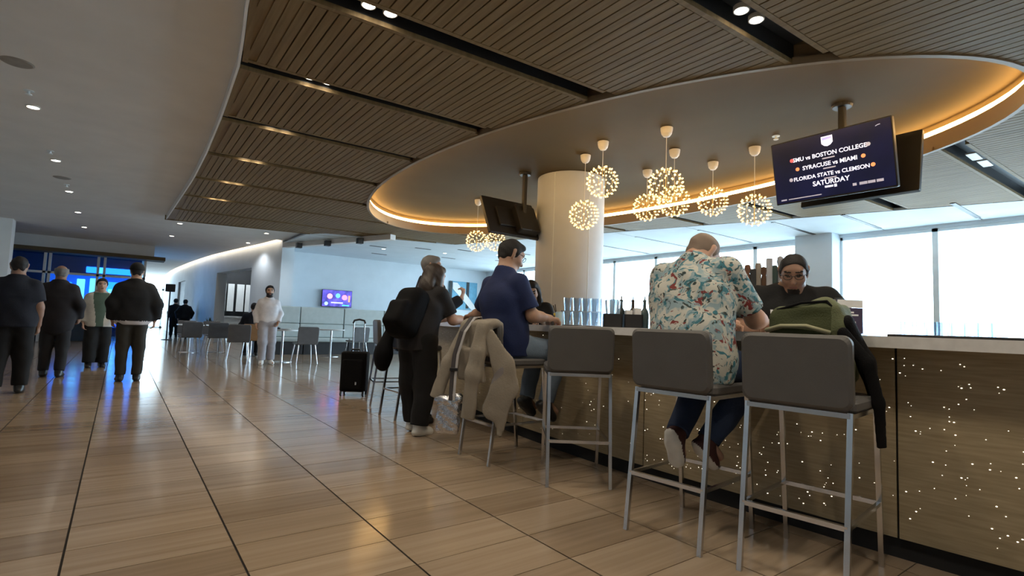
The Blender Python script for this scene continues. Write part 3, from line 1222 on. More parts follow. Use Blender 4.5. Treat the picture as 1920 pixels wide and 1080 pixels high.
m1.tube([(.44, yy, .275), (.46, yy, .283), (.48, yy, .285)], .004, 5)
m1.build('channel_mark', M['txt_dim'], scA)

# wall television with a news desk picture
tvD, scD = television('small wall television showing a bright blue and purple studio picture', (5.88, 17.9, 1.73), 0, 1.02, .58, 0, screen_material('studio_screen', [(.3, (.02, .02, .22)), (.55, (.10, .08, .65)), (.75, (.25, .16, .75))], 1.1, 3))
for n, (x, z, r, c) in enumerate(((-.25, .07, .09, (.75, .4, .5)), (.02, .10, .08, (.2, .5, 1)), (.25, .05, .09, (.85, .35, .45)), (-.36, -.18, .06, (.4, .6, 1)))):
    m1 = MB()
    m1.lathe([(.001, 0), (r, 0)], 14)
    o = m1.build('picture_shape', emit('studio_colour_%d' % n, c, .9), scD, (x, -.031, z))
    o.rotation_euler = (math.radians(90), 0, 0)
for x0, x1, z0, z1, c in ((-.2, .2, -.16, -.12, (.7, .75, 1)), (.18, .42, -.24, -.2, (.1, .8, .6)), (.38, .44, -.1, .12, (.9, .4, .2))):
    m1 = MB()
    m1.box((x0, -.032, z0), (x1, -.030, z1))
    m1.build('picture_shape', emit('studio_bar', c, .8), scD)
m1 = MB()
m1.rbox((-.05, -.03, -.13), (.05, 0, .13), .015, axis=1)
tag(m1.build('wall_thermostat', M['white'], None, (4.24, 18.0, 1.75)), 'small white control box on the wall left of the banquette television', 'wall control')
# glazed panel with a pale diagonal on the end wall
t = thing('glazed_panel', 'blue glazed panel with dark uprights and a pale diagonal band', 'glazing', (10.9, 17.98, 2.15))
m1 = MB()
m1.rbox((-.65, -.03, -.55), (.65, .0, .55), .01, axis=1)
m1.build('backing', mat('sky_blue_panel', (.10, .34, .50), .4), t)
for x in (-.58, .2):
    m1 = MB()
    m1.box((x - .06, -.05, -.5), (x + .06, -.03, .55))
    m1.build('upright', M['darkbase'], t)
m1 = MB()
m1.add([(-.5, -.052, .5), (-.3, -.052, .5), (.62, -.052, -.45), (.62, -.052, -.55), (.4, -.052, -.55), (-.5, -.052, .25)], [(0, 5, 4, 3, 2, 1)])
m1.build('diagonal_band', M['white'], t)

# ================================================================== BAR
BC, BA, BB = (5.2, 2.2), 2.2, 6.2


def barpt(t, grow=0.0):
    return (BC[0] + (BA + grow) * math.cos(t), BC[1] + (BB + grow) * math.sin(t))


bar = thing('bar', 'curved bar clad in brushed gold panels with scattered lit points', 'bar', (BC[0], BC[1], 0))
NP = 26
TOFF = math.radians(-2.2)
for k in range(6, 18):
    t0, t1 = 2 * math.pi * (k + .003) / NP + TOFF, 2 * math.pi * (k + 1 - .003) / NP + TOFF
    seg = [t0 + (t1 - t0) * q / 5 for q in range(6)]
    poly = [barpt(t) for t in seg] + [barpt(t, -.04) for t in seg[::-1]]
    m1 = MB()
    m1.prism([(x - BC[0], y - BC[1]) for x, y in poly], .10, 1.0)
    pn = m1.build('panel', M['gold'], bar, smooth=30)
    tm = (t0 + t1) / 2
    px, py = barpt(tm)
    if math.cos(tm) < -.15 and py > -2.2:
        st = MB()
        for q in range(230 if py < 2.6 else 60):
            t = t0 + (t1 - t0) * random.random()
            z = .14 + .84 * random.random()
            x, y = barpt(t, .0015)
            nx, ny = math.cos(t) / BA, math.sin(t) / BB
            l = math.hypot(nx, ny)
            tx, ty = -ny / l, nx / l
            r = random.choice((.0018, .0024, .003, .004))
            st.add([(x - BC[0] + tx * r * a, y - BC[1] + ty * r * a, z + r * b * .6) for a, b in ((-1, 0), (0, -1), (1, 0), (0, 1))], [(0, 1, 2, 3)])
        tag(st.build('lit_points', M['stud'], pn), kind='stuff')
m1 = MB()
TA, TB = 2 * math.pi * 6 / NP + TOFF, 2 * math.pi * 18 / NP + TOFF
tt = [TA + (TB - TA) * i / 60 for i in range(61)]


def strip_ring(mb, g0, g1, z0, z1):
    n = len(tt)
    A = [barpt(t, g0) for t in tt]
    B = [barpt(t, g1) for t in tt]
    ox, oy = BC
    vs = [(x - ox, y - oy, z0) for x, y in A] + [(x - ox, y - oy, z1) for x, y in A] + [(x - ox, y - oy, z0) for x, y in B] + [(x - ox, y - oy, z1) for x, y in B]
    fs = []
    for k in range(n - 1):
        j = k + 1
        fs += [(k, j, n + j, n + k), (2 * n + j, 2 * n + k, 3 * n + k, 3 * n + j), (n + k, n + j, 3 * n + j, 3 * n + k), (j, k, 2 * n + k, 2 * n + j)]
    fs += [(0, n, 3 * n, 2 * n), (n - 1, 3 * n - 1, 4 * n - 1, 2 * n - 1)]
    mb.add(vs, fs)


strip_ring(m1, -.045, -.36, .0, 1.0)
m1.build('carcass', M['darkbase'], bar)
m1 = MB()
strip_ring(m1, -.03, -.044, 0, .1)
m1.build('toe_kick', M['blackmat'], bar)
m1 = MB()
strip_ring(m1, .22, -.50, 1.002, 1.055)
counter = tag(m1.build('bar_counter', M['counter'], None, (BC[0], BC[1], 0), smooth=30), 'white stone counter running along the top of the curved bar', 'counter')
# back station in the middle of the bar
t = thing('back_station', 'low dark service station inside the bar holding taps and glasses', 'bar station', (4.6, 1.6, 0))
m1 = MB()
m1.rbox((-.35, -2.6, 0), (.35, 2.2, .98), .02)
m1.build('cabinet', M['darkbase'], t)
m1 = MB()
m1.rbox((-.38, -2.63, .98), (.38, 2.23, 1.02), .015)
m1.build('worktop', M['chrome'], t)


# ================================================================== BAR STOOLS
def make_stool(label, x, y, f):
    rz = math.atan2(-f[0], f[1])
    t = thing('bar_stool', label, 'bar stool', (x, y, 0), rz, 'bar stools')
    return t


def stool_parts():
    P = []
    back = MB()
    T = Matrix.Translation((0, -.215, .745)) @ Matrix.Rotation(math.radians(4), 4, 'X')
    back.rbox((-.222, -.025, 0), (.222, .025, .305), .038, axis=1, seg=5, M4=T)
    P.append(('backrest', back.mesh('backrest', M['stool'])))
    seat = MB()
    seat.rbox((-.222, -.2, .73), (.222, .235, .785), .04, seg=4)
    P.append(('seat', seat.mesh('seat', M['stool'])))
    for sx in (-1, 1):
        m = MB()
        m.bar((sx * .205, -.205, .735), (sx * .205, -.29, 0), .021)
        P.append(('leg', m.mesh('leg', M['chrome'])))
        m = MB()
        m.bar((sx * .205, .205, .735), (sx * .205, .28, 0), .021)
        P.append(('leg', m.mesh('leg', M['chrome'])))
        m = MB()
        m.bar((sx * .205, -.21, .722), (sx * .205, .21, .722), .02)
        P.append(('side_rail', m.mesh('side_rail', M['chrome'])))
        m = MB()
        m.bar((sx * .205, -.257, .29), (sx * .205, .25, .29), .016)
        P.append(('side_stretcher', m.mesh('side_stretcher', M['chrome'])))
    for y0, n in ((-.212, 'rear_rail'), (.207, 'front_rail')):
        m = MB()
        m.bar((-.205, y0, .724), (.205, y0, .724), .021)
        P.append((n, m.mesh(n, M['chrome'])))
    for y0, n in ((-.257, 'rear_stretcher'), (.25, 'footrest')):
        m = MB()
        m.bar((-.205, y0, .29), (.205, y0, .29), .02)
        P.append((n, m.mesh(n, M['chrome'])))
    return P


SP = stool_parts()
stools = [((2.585, 1.135), (.99, .12), 'nearest bar stool, with the olive backpack on its seat'),
          ((2.51, 1.716), (.99, .10), 'bar stool under the person in the floral shirt'),
          ((2.645, 2.76), (.60, .80), 'empty bar stool turned between the floral and the blue shirt'),
          ((2.54, 3.45), (1.0, 0.0), 'bar stool under the person in blue, with a jacket over its back'),
          ((2.68, 5.40), (1.0, 0.0), 'bar stool behind the black backpack wearer with a black bag on it'),
          ((2.86, 6.35), (.96, -.25), 'farthest bar stool, beyond the one with the black bag')]
for (x, y), f, lab in stools:
    l = math.hypot(*f)
    t = make_stool(lab, x, y, (f[0] / l, f[1] / l))
    for nm, me in SP:
        link(nm, me, t)

# ================================================================== THINGS ON THE BAR
ZC = 1.055
g = MB()
g.lathe([(.026, 0), (.0355, .115)], 14, cap0=True, cap1=False)
TUMB = g.mesh('tumbler', M['tumbler'])
g = MB()
g.lathe([(.033, 0), (.036, .155)], 14, cap0=True, cap1=False)
TALL = g.mesh('highball_glass', M['tumbler'])
n = 0
for lay in range(2):
    for i in range(6):
        for j in range(2):
            u, v = i / 5, j
            x, y = 3.19 + .30 * u + .07 * v, 3.46 - .26 * u + .08 * v
            o = link('tumbler', TUMB, None, (x, y, ZC + .012 + lay * .125))
            tag(o, 'clear tumbler in the %s tier of the glass rows by the column' % ('lower', 'upper')[lay], 'glass', 'tumblers stacked by the column, %s tier' % ('lower', 'upper')[lay])
for k, z in enumerate((ZC, ZC + .128)):
    m1 = MB()
    d = Matrix.Translation((3.375, 3.37, z)) @ Matrix.Rotation(math.atan2(-.26, .30), 4, 'Z')
    m1.rbox((-.26, -.08, 0), (.26, .08, .008), .02, M4=d)
    tag(m1.build('bar_mat', M['black'] if k == 0 else M['tumbler']), ['thin black mat under the tumbler rows', 'clear sheet between the two tiers of tumblers'][k], 'mat')
for i in range(9):
    for j in range(2):
        x, y = 4.56 + .085 * j, 1.42 - .07 * i
        o = link('highball_glass', TALL, None, (x, y, 1.02))
        tag(o, 'tall clear glass in the double row on the back station', 'glass', 'tall glasses on the back station')
for i in range(4):
    o = link('highball_glass', TUMB, None, (4.6, 1.78 - .075 * i, 1.02))
    tag(o, 'short clear glass left of the tall glasses on the back station', 'glass', 'short glasses on the back station')

# tap tower with handles
t = thing('beer_tap_tower', 'beer tap tower with a crowd of tall tap handles', 'beer tap', (4.42, 2.33, 1.02), math.radians(-58))
m1 = MB()
m1.rbox((-.17, -.05, .26), (.25, .05, .36), .03)
for sx in (-.12, .2):
    m1.tube([(sx, 0, 0), (sx, 0, .28)], .03, 12)
m1.build('tower', M['chrome'], t)
hc = [(.25, .12, .07), (.05, .05, .05), (.35, .3, .25), (.12, .06, .03), (.5, .5, .52), (.05, .08, .07), (.42, .42, .45), (.2, .16, .12), (.55, .56, .58)]
for k in range(9):
    x = -.13 + .042 * k
    h = (.26, .22, .27, .24, .31, .25, .33, .24, .27)[k]
    m1 = MB()
    if k % 3 == 0:
        m1.lathe([(.010, .0), (.016, .06), (.022, .12), (.017, h * .7), (.028, h * .85), (.022, h * .97), (.006, h)], 10, (x, -.05, .36))
    elif k % 3 == 1:
        m1.rbox((x - .024, -.07, .38), (x + .024, -.035, .36 + h), .008)
        m1.tube([(x, -.05, .34), (x, -.05, .40)], .008, 8)
    else:
        m1.lathe([(.012, 0), (.026, .04), (.022, h * .5), (.026, h * .9), (.018, h)], 10, (x, -.05, .36))
    m1.build('tap_handle', mat('tap_handle_%d' % k, hc[k], .35), t, smooth=45)
    m1 = MB()
    m1.tube([(x, -.05, .33), (x, -.10, .30), (x, -.11, .25)], .009, 8)
    m1.build('spout', M['chrome'], t)


# caddies, straws, bottles
def caddy(loc, rz, label, filler):
    c = thing('bar_caddy', label, 'caddy', loc, rz)
    m1 = MB()
    m1.rbox((-.075, -.055, 0), (.075, .055, .006), .01)
    for a, b in (((-.075, -.055), (.075, -.047)), ((-.075, .047), (.075, .055)), ((-.075, -.055), (-.067, .055)), ((.067, -.055), (.075, .055))):
        m1.box((a[0], a[1], 0), (b[0], b[1], .115))
    m1.box((-.003, -.05, 0), (.003, .05, .11))
    m1.build('tray', M['black'], c)
    filler(c)
    return c


M['straw'] = mat('pale_blue_paper', (.42, .58, .75), .6)
M['napkin'] = mat('white_paper', (.75, .75, .75), .8)


def straws(c):
    for k in range(9):
        m1 = MB()
        a, b = random.uniform(-.055, .055), random.uniform(-.04, .04)
        m1.tube([(a * .8, b * .8, .01), (a * 1.15, b, .235 + random.uniform(-.012, .012))], .0055, 6)
        m1.build('straw', M['straw'], c)


def napkins(c):
    for sx, h in ((-.036, .15), (.036, .17)):
        m1 = MB()
        m1.rbox((sx - .028, -.042, .006), (sx + .028, .042, h), .006)
        m1.build('napkin_stack', M['napkin'], c)


caddy((3.345, 3.07, ZC), math.radians(-40), 'black caddy filled with pale blue straws beside the tumblers', straws)
caddy((3.475, 2.96, ZC), math.radians(-40), 'black caddy of white napkins beside the straw caddy', napkins)
bcol = [(.02, .03, .03), (.03, .07, .05), (.05, .03, .02), (.02, .02, .025), (.06, .09, .09), (.35, .36, .36), (.04, .05, .07), (.02, .05, .06)]
bot = MB()
bot.lathe([(.034, 0), (.036, .01), (.036, .13), (.03, .155), (.014, .18), (.0125, .235), (.015, .24), (.015, .25), (.006, .252), (.004, .285)], 14)
blab = ['first dark bottle behind the caddies', 'second bottle, greenish, behind the caddies', 'third bottle, brown, behind the caddies', 'fourth black bottle behind the caddies', 'fifth smoky bottle behind the caddies', 'sixth pale bottle behind the caddies', 'seventh dark bottle behind the caddies', 'last teal-black bottle, nearest the floral shirt']
for k in range(8):
    me = bot.mesh('bottle', mat('bottle_glass_%d' % k, bcol[k], .2))
    me.polygons.foreach_set('use_smooth', [True] * len(me.polygons))
    o = tag(link('bottle', me, None, (3.565 + .056 * (k // 2) + .065 * (k % 2), 3.17 - .085 * (k // 2) + .055 * (k % 2), ZC)), blab[k], 'bottle', 'bottles behind the caddies')
# small drinks between the tumblers and the dark-haired woman
for k, (x, y, r, h, c, lab) in enumerate([(3.10, 3.47, .032, .12, (.55, .75, .82), 'pale blue steel cup left of the tumblers'), (3.15, 3.55, .034, .11, (.80, .55, .03), 'glass of yellow juice beside the tumblers'), (3.02, 3.52, .03, .06, (.05, .03, .03), 'small dark ramekin on the counter'), (3.09, 3.56, .028, .09, (.12, .10, .1), 'dark little jar beside the pale cup')]):
    m1 = MB()
    m1.lathe([(r * .8, 0), (r, .01), (r * 1.05, h), (r * .9, h), (r * .8, h * .9)], 16)
    o = tag(m1.build('drink', mat('drink_%d' % k, c, .25), None, (x, y, ZC), smooth=40), lab, 'drink')
    if k == 1:
        m1 = MB()
        m1.tube([(0, 0, .04), (-.02, .012, .19)], .004, 6)
        m1.tube([(.01, 0, .04), (-.035, .02, .18)], .004, 6)
        m1.build('stirrer', M['black'], o)
# menu sign in clear holder
t = thing('menu_sign', 'dark menu card in a clear holder standing on the counter', 'sign', (3.30, 1.25, ZC), math.radians(-38))
m1 = MB()
m1.rbox((-.075, -.012, 0), (.075, .012, .21), .004, axis=1)
m1.rbox((-.08, -.04, 0), (.08, .04, .006), .004)
m1.build('holder', M['tumbler'], t)
m1 = MB()
m1.box((-.07, -.014, .012), (.07, -.0125, .155))
card = m1.build('card', mat('plum_card', (.05, .035, .075), .5), t)
m1 = MB()
m1.box((-.07, -.014, .156), (.07, -.0125, .2))
m1.build('card_top', M['napkin'], t)
m1 = MB()
for x0, x1, z in ((-.05, .02, .125), (-.05, .045, .11), (.01, .03, .05)):
    m1.box((x0, -.0148, z), (x1, -.0142, z + .009 + (.02 if z < .06 else 0)))
m1.build('print_line', M['napkin'], card)
# bar mat at the right
m1 = MB()
m1.rbox((-.1, -.62, 0), (.1, .62, .014), .02)
tag(m1.build('bar_mat', M['black'], None, (3.3, .42, ZC)), 'long black rubber bar mat lying on the counter at right', 'mat')
# plate and drinks near the backpack woman
m1 = MB()
m1.lathe([(.05, 0), (.06, .004), (.105, .016), (.11, .018), (.10, .02), (.06, .008)], 24)
tag(m1.build('plate', M['white'], None, (3.12, 4.35, ZC), smooth=40), 'white plate on the counter in front of the backpack wearer', 'plate')
m1 = MB()
m1.lathe([(.03, 0), (.04, .12), (.038, .12), (.03, .01)], 16)
o = tag(m1.build('drink_cup', mat('blue_white_cup', (.55, .62, .85), .4), None, (3.05, 4.62, ZC), smooth=40), 'pale blue and white paper cup beside the plate at the bar', 'cup')


# ================================================================== ORGANIC SHAPES (blended implicit solids, meshed)
def V3(p):
    return np.array(p, float)


def unit(v):
    v = np.array(v, float)
    return v / max(1e-9, np.linalg.norm(v))


class RC:
    """round cone from a to b, optionally flattened along n by s and trimmed by planes"""

    def __init__(self, a, b, ra, rb=None, n=None, s=1.0, cuts=(), k=None):
        self.a, self.b, self.ra = V3(a), V3(b), ra
        self.rb = ra if rb is None else rb
        self.n = None if n is None else unit(n)
        self.s, self.cuts, self.k = s, cuts, k

    def bounds(self):
        r = max(self.ra, self.rb)
        return np.minimum(self.a, self.b) - r, np.maximum(self.a, self.b) + r

    def eval(self, X, Y, Z):
        px, py, pz = X - self.a[0], Y - self.a[1], Z - self.a[2]
        ba = self.b - self.a
        if self.n is not None:
            n = self.n
            g = 1 / self.s - 1
            q = (px * n[0] + py * n[1] + pz * n[2]) * g
            px, py, pz = px + q * n[0], py + q * n[1], pz + q * n[2]
            ba = ba + n * (g * ba.dot(n))
        L = max(1e-9, ba.dot(ba))
        t = np.clip((px * ba[0] + py * ba[1] + pz * ba[2]) / L, 0, 1)
        d = np.sqrt((px - t * ba[0]) ** 2 + (py - t * ba[1]) ** 2 + (pz - t * ba[2]) ** 2) - (self.ra + (self.rb - self.ra) * t)
        for c, m in self.cuts:
            m = unit(m)
            d = np.maximum(d, (X - c[0]) * m[0] + (Y - c[1]) * m[1] + (Z - c[2]) * m[2])
        return d


class EL:
    """ellipsoid with its own axes"""

    def __init__(self, c, ax, r, cuts=(), k=None):
        self.c, self.ax, self.r, self.cuts, self.k = V3(c), [unit(a) for a in ax], r, cuts, k

    def bounds(self):
        m = max(self.r)
        return self.c - m, self.c + m

    def eval(self, X, Y, Z):
        px, py, pz = X - self.c[0], Y - self.c[1], Z - self.c[2]
        k0 = 0
        k1 = 0
        for a, r in zip(self.ax, self.r):
            q = (px * a[0] + py * a[1] + pz * a[2])
            k0 = k0 + (q / r) ** 2
            k1 = k1 + (q / (r * r)) ** 2
        k0 = np.sqrt(k0)
        d = k0 * (k0 - 1) / np.maximum(np.sqrt(k1), 1e-6)
        for c, m in self.cuts:
            m = unit(m)
            d = np.maximum(d, (X - c[0]) * m[0] + (Y - c[1]) * m[1] + (Z - c[2]) * m[2])
        return d


class BX:
    """rounded box"""

    def __init__(self, c, ax, h, r, k=None):
        self.c, self.ax, self.h, self.r, self.k = V3(c), [unit(a) for a in ax], h, r, k

    def bounds(self):
        m = math.sqrt(sum(x * x for x in self.h))
        return self.c - m, self.c + m

    def eval(self, X, Y, Z):
        px, py, pz = X - self.c[0], Y - self.c[1], Z - self.c[2]
        o = 0
        i = None
        for a, h in zip(self.ax, self.h):
            q = np.abs(px * a[0] + py * a[1] + pz * a[2]) - (h - self.r)
            o = o + np.maximum(q, 0) ** 2
            i = q if i is None else np.maximum(i, q)
        return np.sqrt(o) + np.minimum(i, 0) - self.r


def surface_nets(F, lo, h):
    S = F < 0
    c = S.astype(np.int8)
    sm = np.zeros(tuple(n - 1 for n in F.shape), np.int8)
    for i in (0, 1):
        for j in (0, 1):
            for k in (0, 1):
                sm += c[i:c.shape[0] - 1 + i, j:c.shape[1] - 1 + j, k:c.shape[2] - 1 + k]
    cells = np.argwhere((sm > 0) & (sm < 8))
    if len(cells) == 0:
        return np.zeros((0, 3)), np.zeros((0, 4), int)
    corners = [(i, j, k) for i in (0, 1) for j in (0, 1) for k in (0, 1)]
    vals = {q: F[cells[:, 0] + q[0], cells[:, 1] + q[1], cells[:, 2] + q[2]] for q in corners}
    acc = np.zeros((len(cells), 3))
    cnt = np.zeros(len(cells))
    for q in corners:
        for ax in range(3):
            if q[ax] == 0:
                q2 = list(q)
                q2[ax] = 1
                a, b = vals[q], vals[tuple(q2)]
                m = (a < 0) != (b < 0)
                t = np.where(m, a / np.where(m, a - b, 1), 0)
                p = np.tile(np.array(q, float), (len(cells), 1))
                p[:, ax] += t
                acc += p * m[:, None]
                cnt += m
    verts = lo + (cells + acc / cnt[:, None]) * h
    idx = -np.ones(sm.shape, np.int64)
    idx[cells[:, 0], cells[:, 1], cells[:, 2]] = np.arange(len(cells))
    quads = []
    for ax in range(3):
        u, v = (ax + 1) % 3, (ax + 2) % 3
        A = [slice(None)] * 3
        B = [slice(None)] * 3
        A[ax] = slice(0, -1)
        B[ax] = slice(1, None)
        e = np.argwhere(S[tuple(A)] != S[tuple(B)])
        ok = (e[:, u] > 0) & (e[:, v] > 0) & (e[:, u] < sm.shape[u]) & (e[:, v] < sm.shape[v])
        e = e[ok]
        inside = S[e[:, 0], e[:, 1], e[:, 2]]

        def g(du, dv):
            q = e.copy()
            q[:, u] += du
            q[:, v] += dv
            return idx[q[:, 0], q[:, 1], q[:, 2]]
        Q = np.stack([g(-1, -1), g(0, -1), g(0, 0), g(-1, 0)], 1)
        Q[~inside] = Q[~inside][:, ::-1]
        quads.append(Q)
    quads = np.concatenate(quads)
    quads = quads[(quads >= 0).all(1)]
    return verts, quads


def solid(name, prims, res, mats, parent=None, base=(0, 0, 0), k=0.03, cuts=(), wr=0.0, wf=26.0, classify=None, sub=(), label=None):
    """mesh a blend of prims; wr adds cloth wrinkles; classify(verts)->material index"""
    lo = np.min([p.bounds()[0] for p in prims], 0) - res * 3 - wr
    hi = np.max([p.bounds()[1] for p in prims], 0) + res * 3 + wr
    n = np.ceil((hi - lo) / res).astype(int) + 1
    F = np.full(tuple(n), 1.0, np.float32)
    ax = [(lo[i] + res * np.arange(n[i])).astype(np.float32) for i in range(3)]
    for mode, plist in ((0, prims), (1, sub)):
        for p in plist:
            kk = p.k if p.k is not None else k
            b0, b1 = p.bounds()
            pad = kk + res * 2
            i0 = np.clip(np.floor((b0 - pad - lo) / res).astype(int), 0, n - 1)
            i1 = np.clip(np.ceil((b1 + pad - lo) / res).astype(int) + 1, 1, n)
            if (i1 <= i0).any():
                continue
            sl = tuple(slice(i0[q], i1[q]) for q in range(3))
            d = p.eval(ax[0][sl[0]][:, None, None], ax[1][sl[1]][None, :, None], ax[2][sl[2]][None, None, :])
            f = F[sl]
            if mode == 0:
                if kk > 0:
                    hh = np.maximum(kk - np.abs(d - f), 0) / kk
                    F[sl] = np.minimum(d, f) - hh * hh * kk * .25
                else:
                    F[sl] = np.minimum(d, f)
            else:
                F[sl] = np.maximum(f, -d)
    if wr:
        X, Y, Z = ax[0][:, None, None], ax[1][None, :, None], ax[2][None, None, :]
        F = F + wr * (np.sin(wf * (X * .8 + Y * .5) + 2.2 * np.sin(9 * Z + 5 * Y)) * .55 + np.sin(wf * 1.7 * (Z * .6 + X * .3 - Y * .4) + 1.7 * np.sin(13 * X)) * .45)
    for c, m in cuts:
        m = unit(m)
        F = np.maximum(F, ((ax[0] - c[0]) * m[0])[:, None, None] + ((ax[1] - c[1]) * m[1])[None, :, None] + ((ax[2] - c[2]) * m[2])[None, None, :])
    v, q = surface_nets(F, lo, res)
    me = bpy.data.meshes.new(name)
    vb = (v - V3(base)).astype(np.float32)
    me.vertices.add(len(v))
    me.vertices.foreach_set('co', vb.ravel())
    me.loops.add(len(q) * 4)
    me.loops.foreach_set('vertex_index', q.ravel().astype(np.int32))
    me.polygons.add(len(q))
    me.polygons.foreach_set('loop_start', np.arange(0, len(q) * 4, 4, dtype=np.int32))
    me.polygons.foreach_set('use_smooth', np.ones(len(q), bool))
    for mm in (mats if isinstance(mats, (list, tuple)) else [mats]):
        me.materials.append(mm)
    if classify is not None and len(q):
        me.polygons.foreach_set('material_index', classify(v[q].mean(1)).astype(np.int32))
    me.update(calc_edges=True)
    me.validate()
    o = link(name, me, parent)
    if label:
        o['label'] = label
    return o


# ================================================================== PEOPLE
def skin_mat(name, c):
    m = mat(name, c, .55, var=.08, nscale=14)
    m.node_tree.nodes['Principled BSDF'].inputs['Subsurface Weight'].default_value = .06
    return m


M['skin_a'] = skin_mat('fair_skin', (.52, .31, .22))
M['skin_b'] = skin_mat('tan_skin', (.27, .15, .10))
M['skin_c'] = skin_mat('olive_skin', (.42, .25, .17))
M['eye'] = mat('dark_eye', (.02, .015, .012), .25)
M['lip'] = mat('lip', (.22, .095, .08), .5)
M['hair_black'] = mat('black_hair', (.010, .008, .008), .75, bump=.3, bscale=120)
M['hair_brown'] = mat('dark_brown_hair', (.035, .022, .015), .5, bump=.3, bscale=120)
M['hair_grey'] = mat('grey_hair', (.17, .16, .15), .6, bump=.3, bscale=120)
M['hair_buzz'] = mat('cropped_greying_hair', (.22, .16, .12), .7)
M['cl_black'] = mat('black_cotton', (.0045, .0045, .0055), .9, bump=.15, bscale=90)
M['cl_char'] = mat('charcoal_cotton', (.014, .013, .015), .9, bump=.15, bscale=90)
M['cl_navy'] = mat('dark_navy_cotton', (.005, .007, .015), .9, bump=.15, bscale=90)
M['cl_blue'] = mat('royal_navy_cotton', (.0045, .014, .070), .85, bump=.15, bscale=90)
M['cl_jean'] = mat('washed_denim', (.13, .18, .25), .8, bump=.25, bscale=140)
M['cl_djean'] = mat('dark_denim', (.012, .028, .075), .8, bump=.25, bscale=140)
M['cl_white'] = mat('off_white_fleece', (.62, .60, .62), .85, bump=.15, bscale=60)
M['cl_cream'] = mat('cream_knit', (.55, .52, .46), .9, bump=.3, bscale=80)
M['cl_green'] = mat('grey_green_jersey', (.075, .115, .085), .85)
M['cl_olive'] = mat('dark_olive_twill', (.030, .028, .023), .9)
M['cl_ltgrey'] = mat('light_grey_sweatcloth', (.36, .35, .38), .85, bump=.15, bscale=60)
M['cl_plum'] = mat('dark_plum_wool', (.013, .011, .014), .9)
M['sh_white'] = mat('white_sneaker', (.66, .65, .62), .5)
M['sh_black'] = mat('black_shoe', (.012, .012, .013), .4)
M['sh_maroon'] = mat('maroon_suede', (.06, .02, .02), .7)
M['sole'] = mat('white_sole', (.7, .69, .66), .6)
M['floral'] = floral_material()

STAND = dict(pelvis=(0, 0, .95), chest=(0, 0, 1.27), neck=(0, -.01, 1.48), head=(0, .02, 1.625),
             shR=(.170, -.01, 1.375), elR=(.225, -.03, 1.12), wrR=(.235, .05, .87), hipR=(.09, 0, .92), knR=(.10, .02, .5), anR=(.10, -.02, .085), toR=(.115, .12, .03))


def mirror(J):
    for k in list(J):
        if k.endswith('R') and (k[:-1] + 'L') not in J:
            x, y, z = J[k]
            J[k[:-1] + 'L'] = (-x, y, z)
    return J


def stand(h, **over):
    s = h / 1.75
    J = mirror(dict(STAND))
    J.update(over)
    return {k: tuple(c * s for c in v) for k, v in J.items()}


